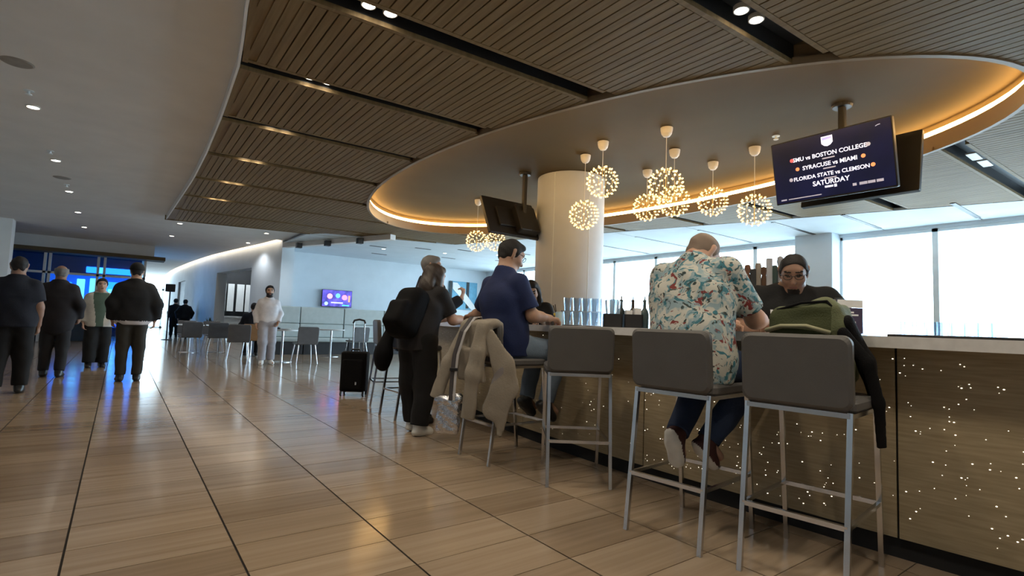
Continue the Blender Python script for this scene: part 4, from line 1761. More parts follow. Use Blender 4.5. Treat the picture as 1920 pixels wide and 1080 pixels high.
def person(label, o, f, J, top, bottom, shoes, skin='skin_a', hair=None, res=.012, fat=1.0, arm=1.0, leg=1.0, hs=1.0,
           yaw=0, pitch=0, beard=None, glasses=False, curl=.5, group=None, cap=None, collar=False, roll=0):
    f = unit((f[0], f[1], 0))
    base = V3((o[0], o[1], 0))
    rt = np.array([f[1], -f[0], 0])
    up = np.array([0, 0, 1.0])
    W = {k: base + rt * v[0] + f * v[1] + up * v[2] for k, v in J.items()}
    # head frame
    cy, sy = math.cos(math.radians(yaw)), math.sin(math.radians(yaw))
    hf = f * cy + rt * sy
    hr = rt * cy - f * sy
    cp, sp_ = math.cos(math.radians(pitch)), math.sin(math.radians(pitch))
    hu = up * cp + hf * sp_
    hf = hf * cp - up * sp_
    if roll:
        cr_, sr_ = math.cos(math.radians(roll)), math.sin(math.radians(roll))
        hu, hr = hu * cr_ + hr * sr_, hr * cr_ - hu * sr_
    hc = W['head']

    def H(r, ff, u):
        return hc + hr * (r * hs) + hf * (ff * hs) + hu * (u * hs)
    AX = (hr, hf, hu)
    spine = unit(W['neck'] - W['pelvis'])
    across = unit(W['shR'] - W['shL'])
    tn = unit(np.cross(spine, across))

    def torso(t):
        c0, c1, n0 = W['pelvis'], W['chest'], W['neck']
        hl = W['hipL'] * .75 + W['hipR'] * .25
        hrr = W['hipR'] * .75 + W['hipL'] * .25
        sw = .92
        sl = W['shL'] * sw + W['shR'] * (1 - sw)
        sr = W['shR'] * sw + W['shL'] * (1 - sw)
        lat = across * (.055 * fat)
        return [RC(hl + up * .02, hrr + up * .02, .118 * fat + t, n=tn, s=.9, k=.06),
                RC(c0 - lat + spine * .03, c1 - lat, .115 * fat + t, .125 * fat + t, n=tn, s=.86, k=.06),
                RC(c0 + lat + spine * .03, c1 + lat, .115 * fat + t, .125 * fat + t, n=tn, s=.86, k=.06),
                RC(c1, n0 - spine * .14, .15 * fat + t, .11 * fat + t, n=tn, s=.74, k=.06),
                RC(sl - spine * .015, sr - spine * .015, .046 + t * .8, n=tn, s=.95, k=.06),
                RC(n0 - spine * .02, sl - spine * .01, .05 + t * .6, .045 + t * .6, k=.05), RC(n0 - spine * .02, sr - spine * .01, .05 + t * .6, .045 + t * .6, k=.05),
                RC(n0 - spine * .10, n0 - spine * .01, .088 + t, .060 + t * .7, k=.05)]

    # ---------------- body: one continuous surface
    P = []
    P += [EL(H(0, -.008, .022), AX, (.076 * hs, .098 * hs, .088 * hs), k=.03),
          EL(H(0, .028, -.05), AX, (.057 * hs, .066 * hs, .074 * hs), k=.04),
          RC(H(-.018, .06, -.105), H(.018, .06, -.105), .022 * hs, k=.04),
          RC(H(0, .088, .012), H(0, .112, -.032), .009 * hs, .0145 * hs, k=.012),
          RC(H(-.035, .074, .034), H(.035, .074, .034), .016 * hs, k=.03),
          RC(H(-.045, .06, -.025), H(-.03, .075, -.03), .02 * hs, k=.03),
          RC(H(.045, .06, -.025), H(.03, .075, -.03), .02 * hs, k=.03),
          RC(H(-.018, .088, -.066), H(.018, .088, -.066), .010 * hs, k=.015)]
    for sx in (-1, 1):
        P.append(RC(H(sx * .077, -.008, -.028), H(sx * .083, -.016, .022), .012 * hs, .019 * hs, n=hr, s=.5, k=.012))
    P.append(RC(W['neck'] - spine * .05, H(0, -.018, -.06), .058 * (1 + (fat - 1) * .6), .056 * (1 + (fat - 1) * .6), k=.04))
    P += torso(0)
    for s in 'LR':
        sh, el, wr = W['sh' + s], W['el' + s], W['wr' + s]
        P += [RC(sh, el, .054 * arm, .043 * arm, k=.03), RC(el, wr, .044 * arm, .029 * arm, k=.03)]
        P.append(RC(el + (wr - el) * .12, el + (wr - el) * .45, .045 * arm, .040 * arm, k=.03))
        hd = unit(wr - el)
        if 'hd' + s in J:
            q = J['hd' + s]
            hd = unit(rt * q[0] + f * q[1] + up * q[2])
        inward = unit(W['chest'] - wr)
        if abs(hd[2]) < .75:
            hn = unit(-up - hd * np.dot(-up, hd))
            ref = inward
        else:
            hn = unit(inward - hd * np.dot(inward, hd))
            ref = f
        axv = unit(np.cross(hd, hn))
        th = axv if np.dot(axv, ref) > 0 else -axv
        P.append(RC(wr + hd * .015, wr + hd * .075, .032, .038, n=hn, s=.42, k=.02))
        for q, (ln, offc) in enumerate(((.072, .030), (.080, .010), (.076, -.010), (.060, -.029))):
            b0 = wr + hd * .088 + th * offc
            c1, c2 = curl * (1 + .12 * q), curl * 1.3
            d1 = hd * math.cos(c1) + hn * math.sin(c1)
            d2 = hd * math.cos(c1 + c2) + hn * math.sin(c1 + c2)
            m_ = b0 + d1 * ln * .55
            P.append(RC(b0 - hd * .02, m_, .0098, .0088, k=.006))
            P.append(RC(m_, m_ + d2 * ln * .5, .0088, .0074, k=.004))
        t0 = wr + hd * .028 + th * .026
        t1 = t0 + unit(hd * .75 + th * .7 + hn * .25) * .045
        P.append(RC(t0, t1, .0125, .0105, k=.012))
        P.append(RC(t1, t1 + unit(hd * .95 + th * .15 + hn * .3) * .034, .0105, .0082, k=.004))
        hp, kn, an, to = W['hip' + s], W['kn' + s], W['an' + s], W['to' + s]
        P += [RC(hp, kn, .088 * leg, .057 * leg, k=.04), RC(kn, an, .058 * leg, .040, k=.03), RC(an, to, .038, .028, k=.03)]

    def cls(c):
        d = c - hc
        r_, f_, u_ = (d @ hr) / hs, (d @ hf) / hs, (d @ hu) / hs
        out = np.zeros(len(c), int)
        near = (np.abs(r_) < .12) & (np.abs(u_) < .14) & (np.abs(f_) < .14)
        if beard == 'goatee':
            out[near & (u_ < -.078) & (u_ > -.14) & (np.abs(r_) < .034) & (f_ > .03)] = 3
        elif beard:
            out[near & (((u_ < -.045) & (u_ > -.15) & (f_ > .015)) | ((u_ < -.02) & (np.abs(r_) > .045) & (f_ > -.005) & (f_ < .06) & (u_ > -.1)))] = 3
        for sx in (-1, 1):
            out[near & (((r_ - sx * .031) / .015) ** 2 + ((u_ - .008) / .008) ** 2 < 1) & (f_ > .05)] = 1
            out[near & (((r_ - sx * .033) / .022) ** 2 + ((u_ - .034) / .006) ** 2 < 1) & (f_ > .05)] = 3
        out[near & ((r_ / .024) ** 2 + ((u_ + .066) / .008) ** 2 < 1) & (f_ > .06)] = 2
        return out
    hm = M[hair[1]] if hair else M['hair_black']
    root = solid('person', P, res, [M[skin], M['eye'], M['lip'], hm if beard in (None, 'goatee') else M[beard]], base=base, classify=cls)
    root.location = base
    tag(root, label, 'person', group)

    # ---------------- hair
    if hair:
        kind, hmn = hair[0], hair[1]
        g = {'buzz': .005, 'slick': .006, 'short': .012}.get(kind, .014)
        cuts_ = [(H(0, .052, .050), hf * .85 - hu * .50), (H(0, 0, -.055), -hu + hf * .35)]
        if kind == 'bald':
            cuts_ = [(H(0, .02, .03), hf), (H(0, 0, -.06), -hu), (H(0, 0, .065), hu)]
        if kind == 'long':
            cuts_ = [(H(0, .05, .04), hf * .9 - hu * .35)]
        HP = [EL(H(0, -.010, .025), AX, tuple((q + g) * hs for q in (.076, .098, .088)), cuts=cuts_, k=.01)]
        if kind not in ('buzz', 'bald', 'slick'):
            HP.append(RC(H(-.032, .052, .084), H(.032, .052, .084), .024 * hs, k=.03))
        for sx in (-1, 1):
            HP.append(RC(H(sx * .072, .015, .02), H(sx * .072, .018, -.012), .010 * hs, .005 * hs, k=.015))
        HP.append(RC(H(-.03, -.06, -.045), H(.03, -.06, -.045), .022 * hs, k=.03, cuts=[(H(0, 0, -.085), -hu)]))
        if kind == 'long':
            nb = W['neck'] - tn * 0
            bk = nb - f * .085 - up * .20
            HP += [RC(H(0, -.07, .0), nb - f * .07, .075, .09, n=f, s=.62, k=.04),
                   RC(nb - f * .07, bk, .09, .075, n=f, s=.45, k=.04),
                   RC(H(.07, .0, .0), nb + rt * .10 - up * .10, .034, .03, k=.04), RC(H(-.07, .0, .0), nb - rt * .10 - up * .10, .034, .03, k=.04)]
        if kind == 'bun':
            HP.append(EL(H(0, -.10, .05), AX, (.04, .04, .04), k=.03))
        solid('hair', HP, min(res, .009), M[hmn], root, base, k=.02, wr=.003, wf=90)
    if cap:
        CP = [EL(H(0, -.008, .03), AX, tuple((q + .018) * hs for q in (.078, .10, .095)), cuts=[(H(0, 0, .018), -hu)], k=.01),
              RC(H(-.02, .09, .03), H(.02, .15, .02), .06, .05, n=hu, s=.15, k=.02)]
        solid('cap', CP, min(res, .01), M[cap], root, base, k=.02)
    # ---------------- garments
    t = top.get('t', .018)
    TP = torso(t)
    for s in 'LR':
        sh, el, wr = W['sh' + s], W['el' + s], W['wr' + s]
        if top.get('sleeve', 'short') == 'short':
            e2 = sh + (el - sh) * .80
            TP.append(RC(sh, el, .052 * arm + t * .7, .056 * arm + t * 1.0, k=.05, cuts=[(e2, el - sh)]))
        else:
            e2 = el + (wr - el) * .93
            TP.append(RC(sh, el, .050 * arm + t * .7, .050 * arm + t, k=.05))
            TP.append(RC(el, wr, .050 * arm + t, .036 * arm + t, k=.04, cuts=[(e2, wr - el)]))
    hem = W['pelvis'] - up * top.get('hem', .06)
    if collar:
        nk = W['neck']
        TP.append(RC(nk - spine * .03, nk + spine * .035 - f * .0, .078, .070, k=.015, cuts=[(nk + spine * .03, spine)]))
    if top.get('hood'):
        TP.append(RC(W['neck'] - f * .06 - across * .07, W['neck'] - f * .06 + across * .07, .055, k=.04))
    nkcut = (W['neck'] + spine * (.045 if collar else .018) + f * .02, spine + f * .25)
    if top.get('flare'):
        TP.append(RC(W['pelvis'] + up * .12, W['pelvis'] - up * .1, .15 * fat + t, .165 * fat + t, n=tn, s=.82, k=.05))
    gm = top['mats']

    def tcls(c):
        if 'cls' not in top:
            return np.zeros(len(c))
        d = c - base
        return top['cls'](d @ rt, d @ f, d @ up)
    seated = W['knR'][2] > W['hipR'][2] - .2
    solid(top.get('name', 'shirt'), TP, res, gm, root, base, k=.03, wr=top.get('wr', .005), wf=top.get('wf', 24), cuts=[(hem, -up), nkcut], classify=tcls)
    t2 = bottom.get('t', .018)
    BP = [p for p in torso(t2 * .75)[:1]]
    lat = across * (.05 * fat)
    BP.append(RC(W['pelvis'] - lat, W['pelvis'] + lat, .115 * fat + t2 * .5, n=tn, s=.9, k=.05))
    for s in 'LR':
        hp, kn, an = W['hip' + s], W['kn' + s], W['an' + s]
        e2 = kn + (an - kn) * bottom.get('len', .97)
        w = bottom.get('w', 1.0)
        BP.append(RC(hp, kn, .090 * leg + t2, (.060 * leg + t2) * w, k=.04))
        BP.append(RC(kn, an, (.060 * leg + t2) * w, (.044 + t2 * 1.1) * w, k=.04, cuts=[(e2, an - kn)]))
    solid(bottom.get('name', 'trousers'), BP, res, bottom['mats'], root, base, k=.035, wr=.005, wf=30, cuts=[(W['pelvis'] + up * .10, up)])
    for s in 'LR':
        kn, an, to = W['kn' + s], W['an' + s], W['to' + s]
        td = unit(to - an)
        sn = unit(an - kn)
        dn = unit(sn - td * np.dot(sn, td))
        td2 = unit(td * .94 - dn * .0 + sn * 0)
        if W['an' + s][2] < .2:
            dn = -up
            td2 = unit((to - an) * np.array([1, 1, 0]))
        sole = an + dn * .078
        sd = np.cross(td2, dn)
        SPm = [RC(sole - td2 * .035 - dn * .03, sole + td2 * .115 - dn * .024, .040, .044, n=dn, s=.8, k=.03, cuts=[(sole, dn)]),
               RC(an - td2 * .01, sole + td2 * .02 - dn * .03, .046, .045, k=.03, cuts=[(sole, dn)]),
               RC(an + td2 * .0, sole + td2 * .12 - dn * .02, .045, .036, k=.03, cuts=[(sole, dn)])]

        def scls(c, sole=sole, dn=dn):
            return ((c - sole) @ dn > -.022).astype(int)
        solid('shoe', SPm, min(res, .010), [M[shoes[0]], M[shoes[1]]], root, base, k=.02, classify=scls)
    if glasses:
        g = MB()
        for sx in (-1, 1):
            c0 = H(sx * .032, .106, .008)
            g.tube([tuple(c0 + hr * (.024 * hs * math.cos(a)) + hu * (.018 * hs * math.sin(a)) - base) for a in [2 * math.pi * q / 16 for q in range(16)]], .0022, 5, closed=True)
            g.tube([tuple(H(sx * .055, .104, .014) - base), tuple(H(sx * .082, .06, .016) - base), tuple(H(sx * .088, -.012, .012) - base)], .0022, 5)
        g.tube([tuple(H(-.009, .108, .012) - base), tuple(H(.009, .108, .012) - base)], .0022, 5)
        g.build('glasses', M['black'], root)
    return root, W, dict(hc=hc, hf=hf, hr=hr, hu=hu, f=f, rt=rt, base=base, tn=tn)


T = lambda m, **k: dict(mats=[M[m]], **k)
NEAR = .0085

# --- man in the floral shirt, seated and bent over the counter
person('person in a floral print shirt and jeans bent over the bar on a stool', (2.51, 1.716), (.99, .10), mirror(dict(
    pelvis=(0, -.02, .90), chest=(-.05, .06, 1.23), neck=(-.06, .10, 1.435), head=(-.055, .20, 1.50),
    shR=(.135, .12, 1.385), shL=(-.245, .08, 1.365), elR=(.215, .28, 1.125), wrR=(.17, .50, 1.12), elL=(-.33, .26, 1.13), wrL=(-.07, .47, 1.115),
    hipR=(.10, 0, .875), knR=(.17, .40, .83), knL=(-.13, .40, .83), anR=(.0, .17, .43), toR=(.02, .27, .345), anL=(-.10, .02, .47), toL=(-.10, .07, .36))),
    dict(mats=[M['floral']], name='shirt', t=.022, hem=.12, flare=True, wr=.006), T('cl_djean'), ('sh_maroon', 'sole'),
    skin='skin_a', hair=('buzz', 'hair_buzz'), res=NEAR, fat=1.20, arm=1.1, leg=1.1, yaw=14, pitch=42, collar=True, curl=.7)

# --- man in blue on the jacket stool
person('person in a plain blue T-shirt and glasses seated sideways at the bar', (2.54, 3.45), (1.0, 0.0), mirror(dict(
    pelvis=(0, -.03, .90), chest=(-.02, -.06, 1.24), neck=(-.03, -.04, 1.485), head=(-.03, .02, 1.62),
    shR=(.165, -.03, 1.38), shL=(-.215, -.05, 1.375), elR=(.225, .06, 1.12), wrR=(.17, .29, 1.11), elL=(-.42, .0, 1.14), wrL=(-.66, .05, 1.12),
    hipR=(.10, 0, .875), knR=(.16, .41, .83), knL=(-.14, .41, .83), anR=(.14, .30, .42), toR=(.15, .40, .345), anL=(-.12, .30, .42), toL=(-.13, .40, .345))),
    T('cl_blue', t=.02, hem=.10, flare=True), T('cl_jean'), ('sh_black', 'sh_black'), skin='skin_c', hair=('short', 'hair_black'), res=NEAR, fat=1.14, arm=1.05,
    leg=1.1, hs=1.06, yaw=12, pitch=24, glasses=True, curl=.6)

# --- bartender
bt, btW, btH = person('person in a black printed T-shirt and glasses looking down behind the bar', (3.80, 1.82), (-.80, -.60), mirror(dict(
    pelvis=(0, 0, .92), chest=(0, .04, 1.17), neck=(0, .06, 1.38), head=(-.0, .14, 1.475),
    shR=(.235, .05, 1.315), elR=(.34, .16, 1.08), wrR=(.16, .36, 1.10), elL=(-.34, .16, 1.08), wrL=(-.14, .36, 1.10),
    hipR=(.1, 0, .88), knR=(.11, .02, .48), anR=(.11, -.02, .085), toR=(.13, .12, .03))),
    T('cl_black', t=.02, hem=.12, flare=True), T('cl_black'), ('sh_black', 'sh_black'), skin='skin_b', hair=('slick', 'hair_black'), res=NEAR, fat=1.3, arm=1.1,
    hs=1.08, yaw=12, pitch=26, glasses=True, beard='goatee', curl=.6)

# --- woman with backpack, leaning on the counter
wm, wmW, wmH = person('person in black with a backpack leaning towards the counter', (2.33, 4.56), (.93, .30), mirror(dict(
    pelvis=(0, -.06, .90), chest=(0, .025, 1.17), neck=(0, .09, 1.37), head=(0, .14, 1.495),
    shR=(.165, .075, 1.31), elR=(.22, .18, 1.07), wrR=(.20, .44, 1.085), elL=(-.2, .24, 1.06), wrL=(-.08, .46, 1.085),
    hipR=(.09, -.05, .87), knR=(.10, -.02, .47), anR=(.12, -.10, .085), toR=(.13, .04, .03), anL=(-.10, .03, .085), toL=(-.10, .17, .03))),
    T('cl_char', t=.018, hem=.12, flare=True), T('cl_black', t=.024, w=1.15), ('sh_white', 'sole'), skin='skin_a', hair=('long', 'hair_brown'), res=.010, fat=1.05,
    leg=1.12, yaw=8, pitch=18, curl=.5)

# --- older man beyond her
person('person in dark long-sleeved shirt and glasses at the bar, hand at chin', (2.60, 5.06), (.92, -.38), stand(1.77,
    neck=(0, .01, 1.48), head=(0, .055, 1.62), elR=(.24, .17, 1.16), wrR=(.17, .36, 1.29), hdR=(0, .3, 1), elL=(-.2, .14, 1.18), wrL=(-.04, .17, 1.44), hdL=(.1, .1, 1)),
    T('cl_navy', t=.018, sleeve='long'), T('cl_black'), ('sh_black', 'sh_black'), skin='skin_a', hair=('short', 'hair_grey'), res=.011, yaw=5, pitch=5, glasses=True, curl=.9)

# --- dark-haired woman inside the bar
person('person in black bending behind the counter before the column', (3.86, 4.72), (-.85, -.53), mirror(dict(
    pelvis=(0, -.05, .90), chest=(0, .05, 1.12), neck=(0, .12, 1.31), head=(.0, .19, 1.435),
    shR=(.16, .10, 1.245), elR=(.21, .18, 1.07), wrR=(.12, .36, 1.09), elL=(-.24, .20, 1.08), wrL=(-.20, .40, 1.10),
    hipR=(.09, -.04, .86), knR=(.10, .03, .46), anR=(.10, -.02, .085), toR=(.11, .12, .03))),
    T('cl_black', t=.016, hem=.1), T('cl_black'), ('sh_black', 'sh_black'), skin='skin_c', hair=('long', 'hair_black'), res=.011, yaw=-20, pitch=28, roll=8)

# --- walkway: two men from behind, woman in white, man in cap, man in white
person('person in dark navy T-shirt and black trousers walking away at the far left', (-1.02, 8.70), (-.05, 1.0), stand(1.66, knR=(.11, .08, .5), anR=(.11, .04, .085), toR=(.12, .18, .03), knL=(-.12, .02, .5), anL=(-.13, -.06, .085), toL=(-.14, .08, .03)),
    T('cl_navy', t=.024, hem=.10, flare=True), T('cl_black', t=.024, w=1.1), ('sh_black', 'sh_black'), skin='skin_b', hair=('buzz', 'hair_black'), res=.012, fat=1.14, arm=1.1, leg=1.0, hs=1.0)
person('person in a long dark coat walking away beside the navy T-shirt', (-.77, 10.7), (.08, 1.0), stand(1.72, anR=(.1, -.12, .085), knR=(.1, .0, .5), toR=(.11, .02, .03), wrR=(.25, .1, .92), elR=(.26, -.04, 1.13)),
    T('cl_plum', t=.03, hem=.42, flare=True, sleeve='long', name='coat'), T('cl_char', t=.02), ('sh_black', 'sh_black'), skin='skin_b', hair=('bald', 'hair_grey'), res=.013, fat=1.15)


def cardigan(r, ff, z):
    # front opening shows the green top underneath
    return ((np.abs(r) < .085 + .03 * np.sin(z * 6)) & (ff > .02) & (z < 1.36)).astype(int)


person('person in a cream cardigan over a green top and black trousers walking forward', (-.30, 12.3), (.10, -1.0), stand(1.62, wrL=(-.24, .16, .98), elL=(-.25, .0, 1.13), knR=(.10, .06, .5), anR=(.11, .06, .085), toR=(.12, .2, .03)),
    dict(mats=[M['cl_cream'], M['cl_green']], t=.024, hem=.14, flare=True, sleeve='long', name='cardigan', cls=cardigan), T('cl_black', t=.03, w=1.2), ('sh_black', 'sh_black'), skin='skin_a', hair=('bun', 'hair_black'), res=.012, fat=1.12)


def whitehem(r, ff, z):
    return (z < .90).astype(int)


person('person in a bulky black jacket and black cap seen from behind on the walkway', (.165, 9.75), (-.03, 1.0), stand(1.77, elR=(.27, -.03, 1.14), elL=(-.25, -.03, 1.14), wrR=(.27, .04, .9), wrL=(-.24, .06, .9)),
    dict(mats=[M['cl_black'], M['cl_white']], t=.038, hem=.12, sleeve='long', name='jacket', cls=whitehem, wr=.007), T('cl_olive', t=.02), ('sh_black', 'sh_black'), skin='skin_c', hair=('buzz', 'hair_black'), cap='cl_black', res=.012, fat=1.16, arm=1.1)
person('person in white sweatshirt and light grey sweatpants walking towards the camera', (2.62, 12.5), (-.10, -1.0), stand(1.72, wrL=(-.20, .09, .93), elL=(-.245, -.05, 1.12), wrR=(.23, .03, .88), elR=(.235, -.06, 1.12), knR=(.09, .09, .5), anR=(.09, .10, .085), toR=(.11, .24, .03), knL=(-.10, .03, .5), anL=(-.11, -.04, .085), toL=(-.14, .10, .03)),
    T('cl_white', t=.020, hem=.06, sleeve='long', name='sweatshirt'), T('cl_ltgrey', t=.026, w=1.05), ('sh_white', 'sole'), skin='skin_c', hair=('short', 'hair_black'), beard='hair_black', res=.011, fat=1.03, hs=1.05)
person('dark distant figure walking down the bright end of the walkway', (1.90, 26.8), (.1, 1.0), stand(1.66), T('cl_black', sleeve='long'), T('cl_black'), ('sh_black', 'sh_black'), hair=('short', 'hair_black'), res=.02)
person('second dark distant figure nearer the curved wall', (2.17, 25.8), (-.1, 1.0), stand(1.62, elR=(.3, 0, 1.15), elL=(-.3, 0, 1.15)), T('cl_black', sleeve='long', t=.03), T('cl_black'), ('sh_black', 'sh_black'), hair=('short', 'hair_black'), res=.02, fat=1.1)
# seated guest at the far tables
person('person in a dark shirt seated with back turned at the far tables', (2.70, 14.45), (.15, 1.0), mirror(dict(
    pelvis=(0, -.02, .56), chest=(0, .02, .90), neck=(0, .04, 1.11), head=(0, .09, 1.25), shR=(.19, .03, 1.04), elR=(.26, .14, .80), wrR=(.14, .36, .78),
    hipR=(.1, 0, .53), knR=(.14, .42, .50), anR=(.13, .36, .085), toR=(.14, .5, .03))), T('cl_navy', sleeve='long'), T('cl_black'), ('sh_black', 'sh_white'), skin='skin_c', hair=('short', 'hair_black'), res=.016, pitch=10)

# ================================================================== BAGS AND CLOTHES
M['beige'] = mat('beige_cotton', (.27, .235, .19), .85, bump=.2, bscale=70)
M['beige_in'] = mat('grey_lining', (.22, .20, .20), .8)
M['olive'] = mat('olive_canvas', (.050, .060, .020), .8, bump=.3, bscale=130)
M['olive_lt'] = mat('pale_olive_piping', (.30, .29, .18), .8)
M['olive_gus'] = mat('lighter_olive_canvas', (.11, .125, .06), .8, bump=.3, bscale=130)
M['nylon'] = mat('black_nylon', (.005, .005, .006), .85, bump=.25, bscale=130, spec=.15)
M['silver'] = mat('silver_foil', (.55, .57, .62), .2, metal=1.0, var=.25, nscale=40, bump=.9, bscale=45)
M['strap'] = mat('dark_webbing', (.06, .055, .06), .7)
M['webwhite'] = mat('pale_webbing', (.45, .44, .45), .7)

# --- beige jacket over the back of the blue man's stool
bj = (2.25, 3.45, .2)
nX = (1, 0.1, 0)
JP = [RC((2.275, 3.26, 1.052), (2.275, 3.645, 1.052), .036, n=(0, 0, 1), s=.9, k=.05),
      BX((2.235, 3.445, .93), ((.99, 0, .12), (0, 1, 0), (-.12, 0, .99)), (.022, .20, .13), .02, k=.05),
      BX((2.335, 3.445, .96), ((1, 0, 0), (0, 1, 0), (0, 0, 1)), (.016, .19, .10), .015, k=.05),
      BX((2.185, 3.45, .73), ((.99, 0, .15), (0, 1, 0), (-.15, 0, .99)), (.022, .185, .13), .02, k=.06),
      # left sleeve swinging out
      RC((2.215, 3.58, 1.00), (2.12, 3.67, .72), .060, .060, n=(1, .3, 0), s=.5, k=.04),
      RC((2.12, 3.67, .72), (2.04, 3.73, .42), .060, .062, n=(1, .3, 0), s=.55, k=.04, cuts=[((2.045, 3.727, .445), (-.28, .13, -1))]),
      # right sleeve
      RC((2.19, 3.32, 1.0), (2.14, 3.34, .66), .060, .068, n=(1, .2, 0), s=.5, k=.035),
      RC((2.14, 3.34, .66), (2.13, 3.37, .30), .068, .070, n=(1, .2, 0), s=.5, k=.035, cuts=[((2.13, 3.37, .335), (.02, .1, -1))])]
jacket = solid('jacket', JP, .009, M['beige'], None, bj, k=.04, wr=.005, wf=30)
jacket.location = bj
tag(jacket, 'beige jacket hung over the back of the bar stool, sleeves dangling', 'jacket')
FP = [RC((2.22, 3.25, .96), (2.275, 3.135, .74), .05, .085, n=(.85, .5, 0), s=.22, k=.05),
      RC((2.275, 3.135, .74), (2.30, 3.10, .58), .09, .085, n=(.85, .5, 0), s=.20, k=.05),
      RC((2.27, 3.14, .60), (2.235, 3.20, .42), .09, .085, n=(.85, .5, 0), s=.20, k=.05),
      RC((2.27, 3.15, .46), (2.275, 3.155, .25), .085, .028, n=(.85, .5, 0), s=.22, k=.04)]
solid('front_flap', FP, .009, [M['beige'], M['beige_in']], jacket, bj, k=.03, wr=.006, wf=30,
      classify=lambda c: ((np.abs(c[:, 2] - .66 - .9 * (3.18 - c[:, 1])) < .03) & (c[:, 1] > 3.12) & (c[:, 1] < 3.25)).astype(int))
# --- silver bag on a strap hooked over the same stool
sb = (2.06, 3.52, .2)
bag = solid('shoulder_bag', [BX((2.06, 3.53, .34), ((.8, -.6, 0), (.6, .8, 0), (0, 0, 1)), (.088, .04, .135), .03),
                             RC((2.0, 3.58, .46), (2.12, 3.48, .47), .035, k=.03)], .008, M['silver'], None, sb, k=.02, wr=.008, wf=60)
bag.location = sb
tag(bag, 'crinkled silver shoulder bag hanging below the beige jacket', 'bag')
sp_pts = [(2.34, 3.53, .99), (2.30, 3.525, 1.10), (2.235, 3.52, 1.09), (2.145, 3.51, .98), (2.095, 3.52, .80), (2.075, 3.51, .62), (2.06, 3.49, .46)]
for nm, off, mm, w in (('strap', 0, 'strap', .017), ('strap', .03, 'webwhite', .010)):
    m1 = MB()
    m1.tube([(x + off * .55 - sb[0] - .012, y - off * .75 - sb[1], z - sb[2]) for x, y, z in sp_pts], w, 8, flat=.35)
    m1.build(nm, M[mm], bag)
m1 = MB()
m1.rbox((-.03, -.012, -.012), (.03, .012, .012), .006, axis=1, M4=Matrix.Translation((2.07 - sb[0], 3.50 - sb[1], .69 - sb[2])) @ Matrix.Rotation(math.radians(-37), 4, 'Z'))
m1.build('buckle', M['black'], bag)

# --- olive backpack on the nearest stool
ob = (2.70, 1.17, .79)
fw, sd_, u3 = (.99, .12, 0), (.12, -.99, 0), (0, 0, 1)
OP = [BX((2.70, 1.185, .95), (fw, sd_, u3), (.12, .165, .17), .05, k=.03),
      BX((2.68, 1.175, 1.115), (fw, unit((.12, -.99, .05)), unit((0, .05, 1))), (.095, .145, .075), .03, k=.05),
      RC((2.60, 1.30, 1.13), (2.65, 1.10, 1.19), .022, .03, k=.05), RC((2.65, 1.10, 1.19), (2.66, 1.03, 1.08), .03, .025, k=.05)]
bpk = solid('backpack', OP, .008, [M['olive'], M['olive_gus']], None, ob, k=.03, wr=.006, wf=34, classify=lambda c: ((c[:, 1] < 1.055) | (c[:, 2] > 1.178)).astype(int))
bpk.location = ob
tag(bpk, 'olive green backpack slumped on the nearest bar stool', 'backpack')
solid('front_pocket', [BX((2.83, 1.17, .93), (fw, sd_, u3), (.05, .13, .11), .04)], .009, M['olive'], bpk, ob, wr=.003)
m1 = MB()
m1.tube([(x - ob[0], y - ob[1], z - ob[2]) for x, y, z in ((2.575, 1.315, 1.10), (2.58, 1.29, 1.165), (2.585, 1.18, 1.198), (2.60, 1.075, 1.205), (2.615, 1.035, 1.15))], .007, 6)
m1.build('zip', M['nylon'], bpk, smooth=True)
m1 = MB()
m1.tube([(2.55 - ob[0], 1.325 - ob[1], 1.065 - ob[2]), (2.535 - ob[0], 1.25 - ob[1], 1.085 - ob[2]), (2.545 - ob[0], 1.14 - ob[1], 1.087 - ob[2]), (2.57 - ob[0], 1.05 - ob[1], 1.06 - ob[2])], .022, 8, flat=.5)
m1.build('piping', M['olive_lt'], bpk, smooth=True)
solid('side_panel', [RC((2.66, 1.01, 1.10), (2.74, .965, .92), .045, .055, n=sd_, s=.6, k=.03), RC((2.74, .965, .92), (2.77, .95, .80), .055, .04, n=sd_, s=.6, k=.03)], .009, M['nylon'], bpk, ob, k=.03, wr=.004)
solid('shoulder_strap', [RC((2.58, 1.0, 1.06), (2.64, .925, .93), .028, .03, n=(.6, .8, 0), s=.4), RC((2.64, .925, .93), (2.68, .90, .76), .03, .027, n=(.6, .8, 0), s=.4),
                         RC((2.68, .90, .76), (2.715, .902, .56), .026, .024, n=(.6, .8, 0), s=.4, cuts=[((2.715, .902, .565), (.1, 0, -1))])], .007, M['nylon'], bpk, ob, k=.02)

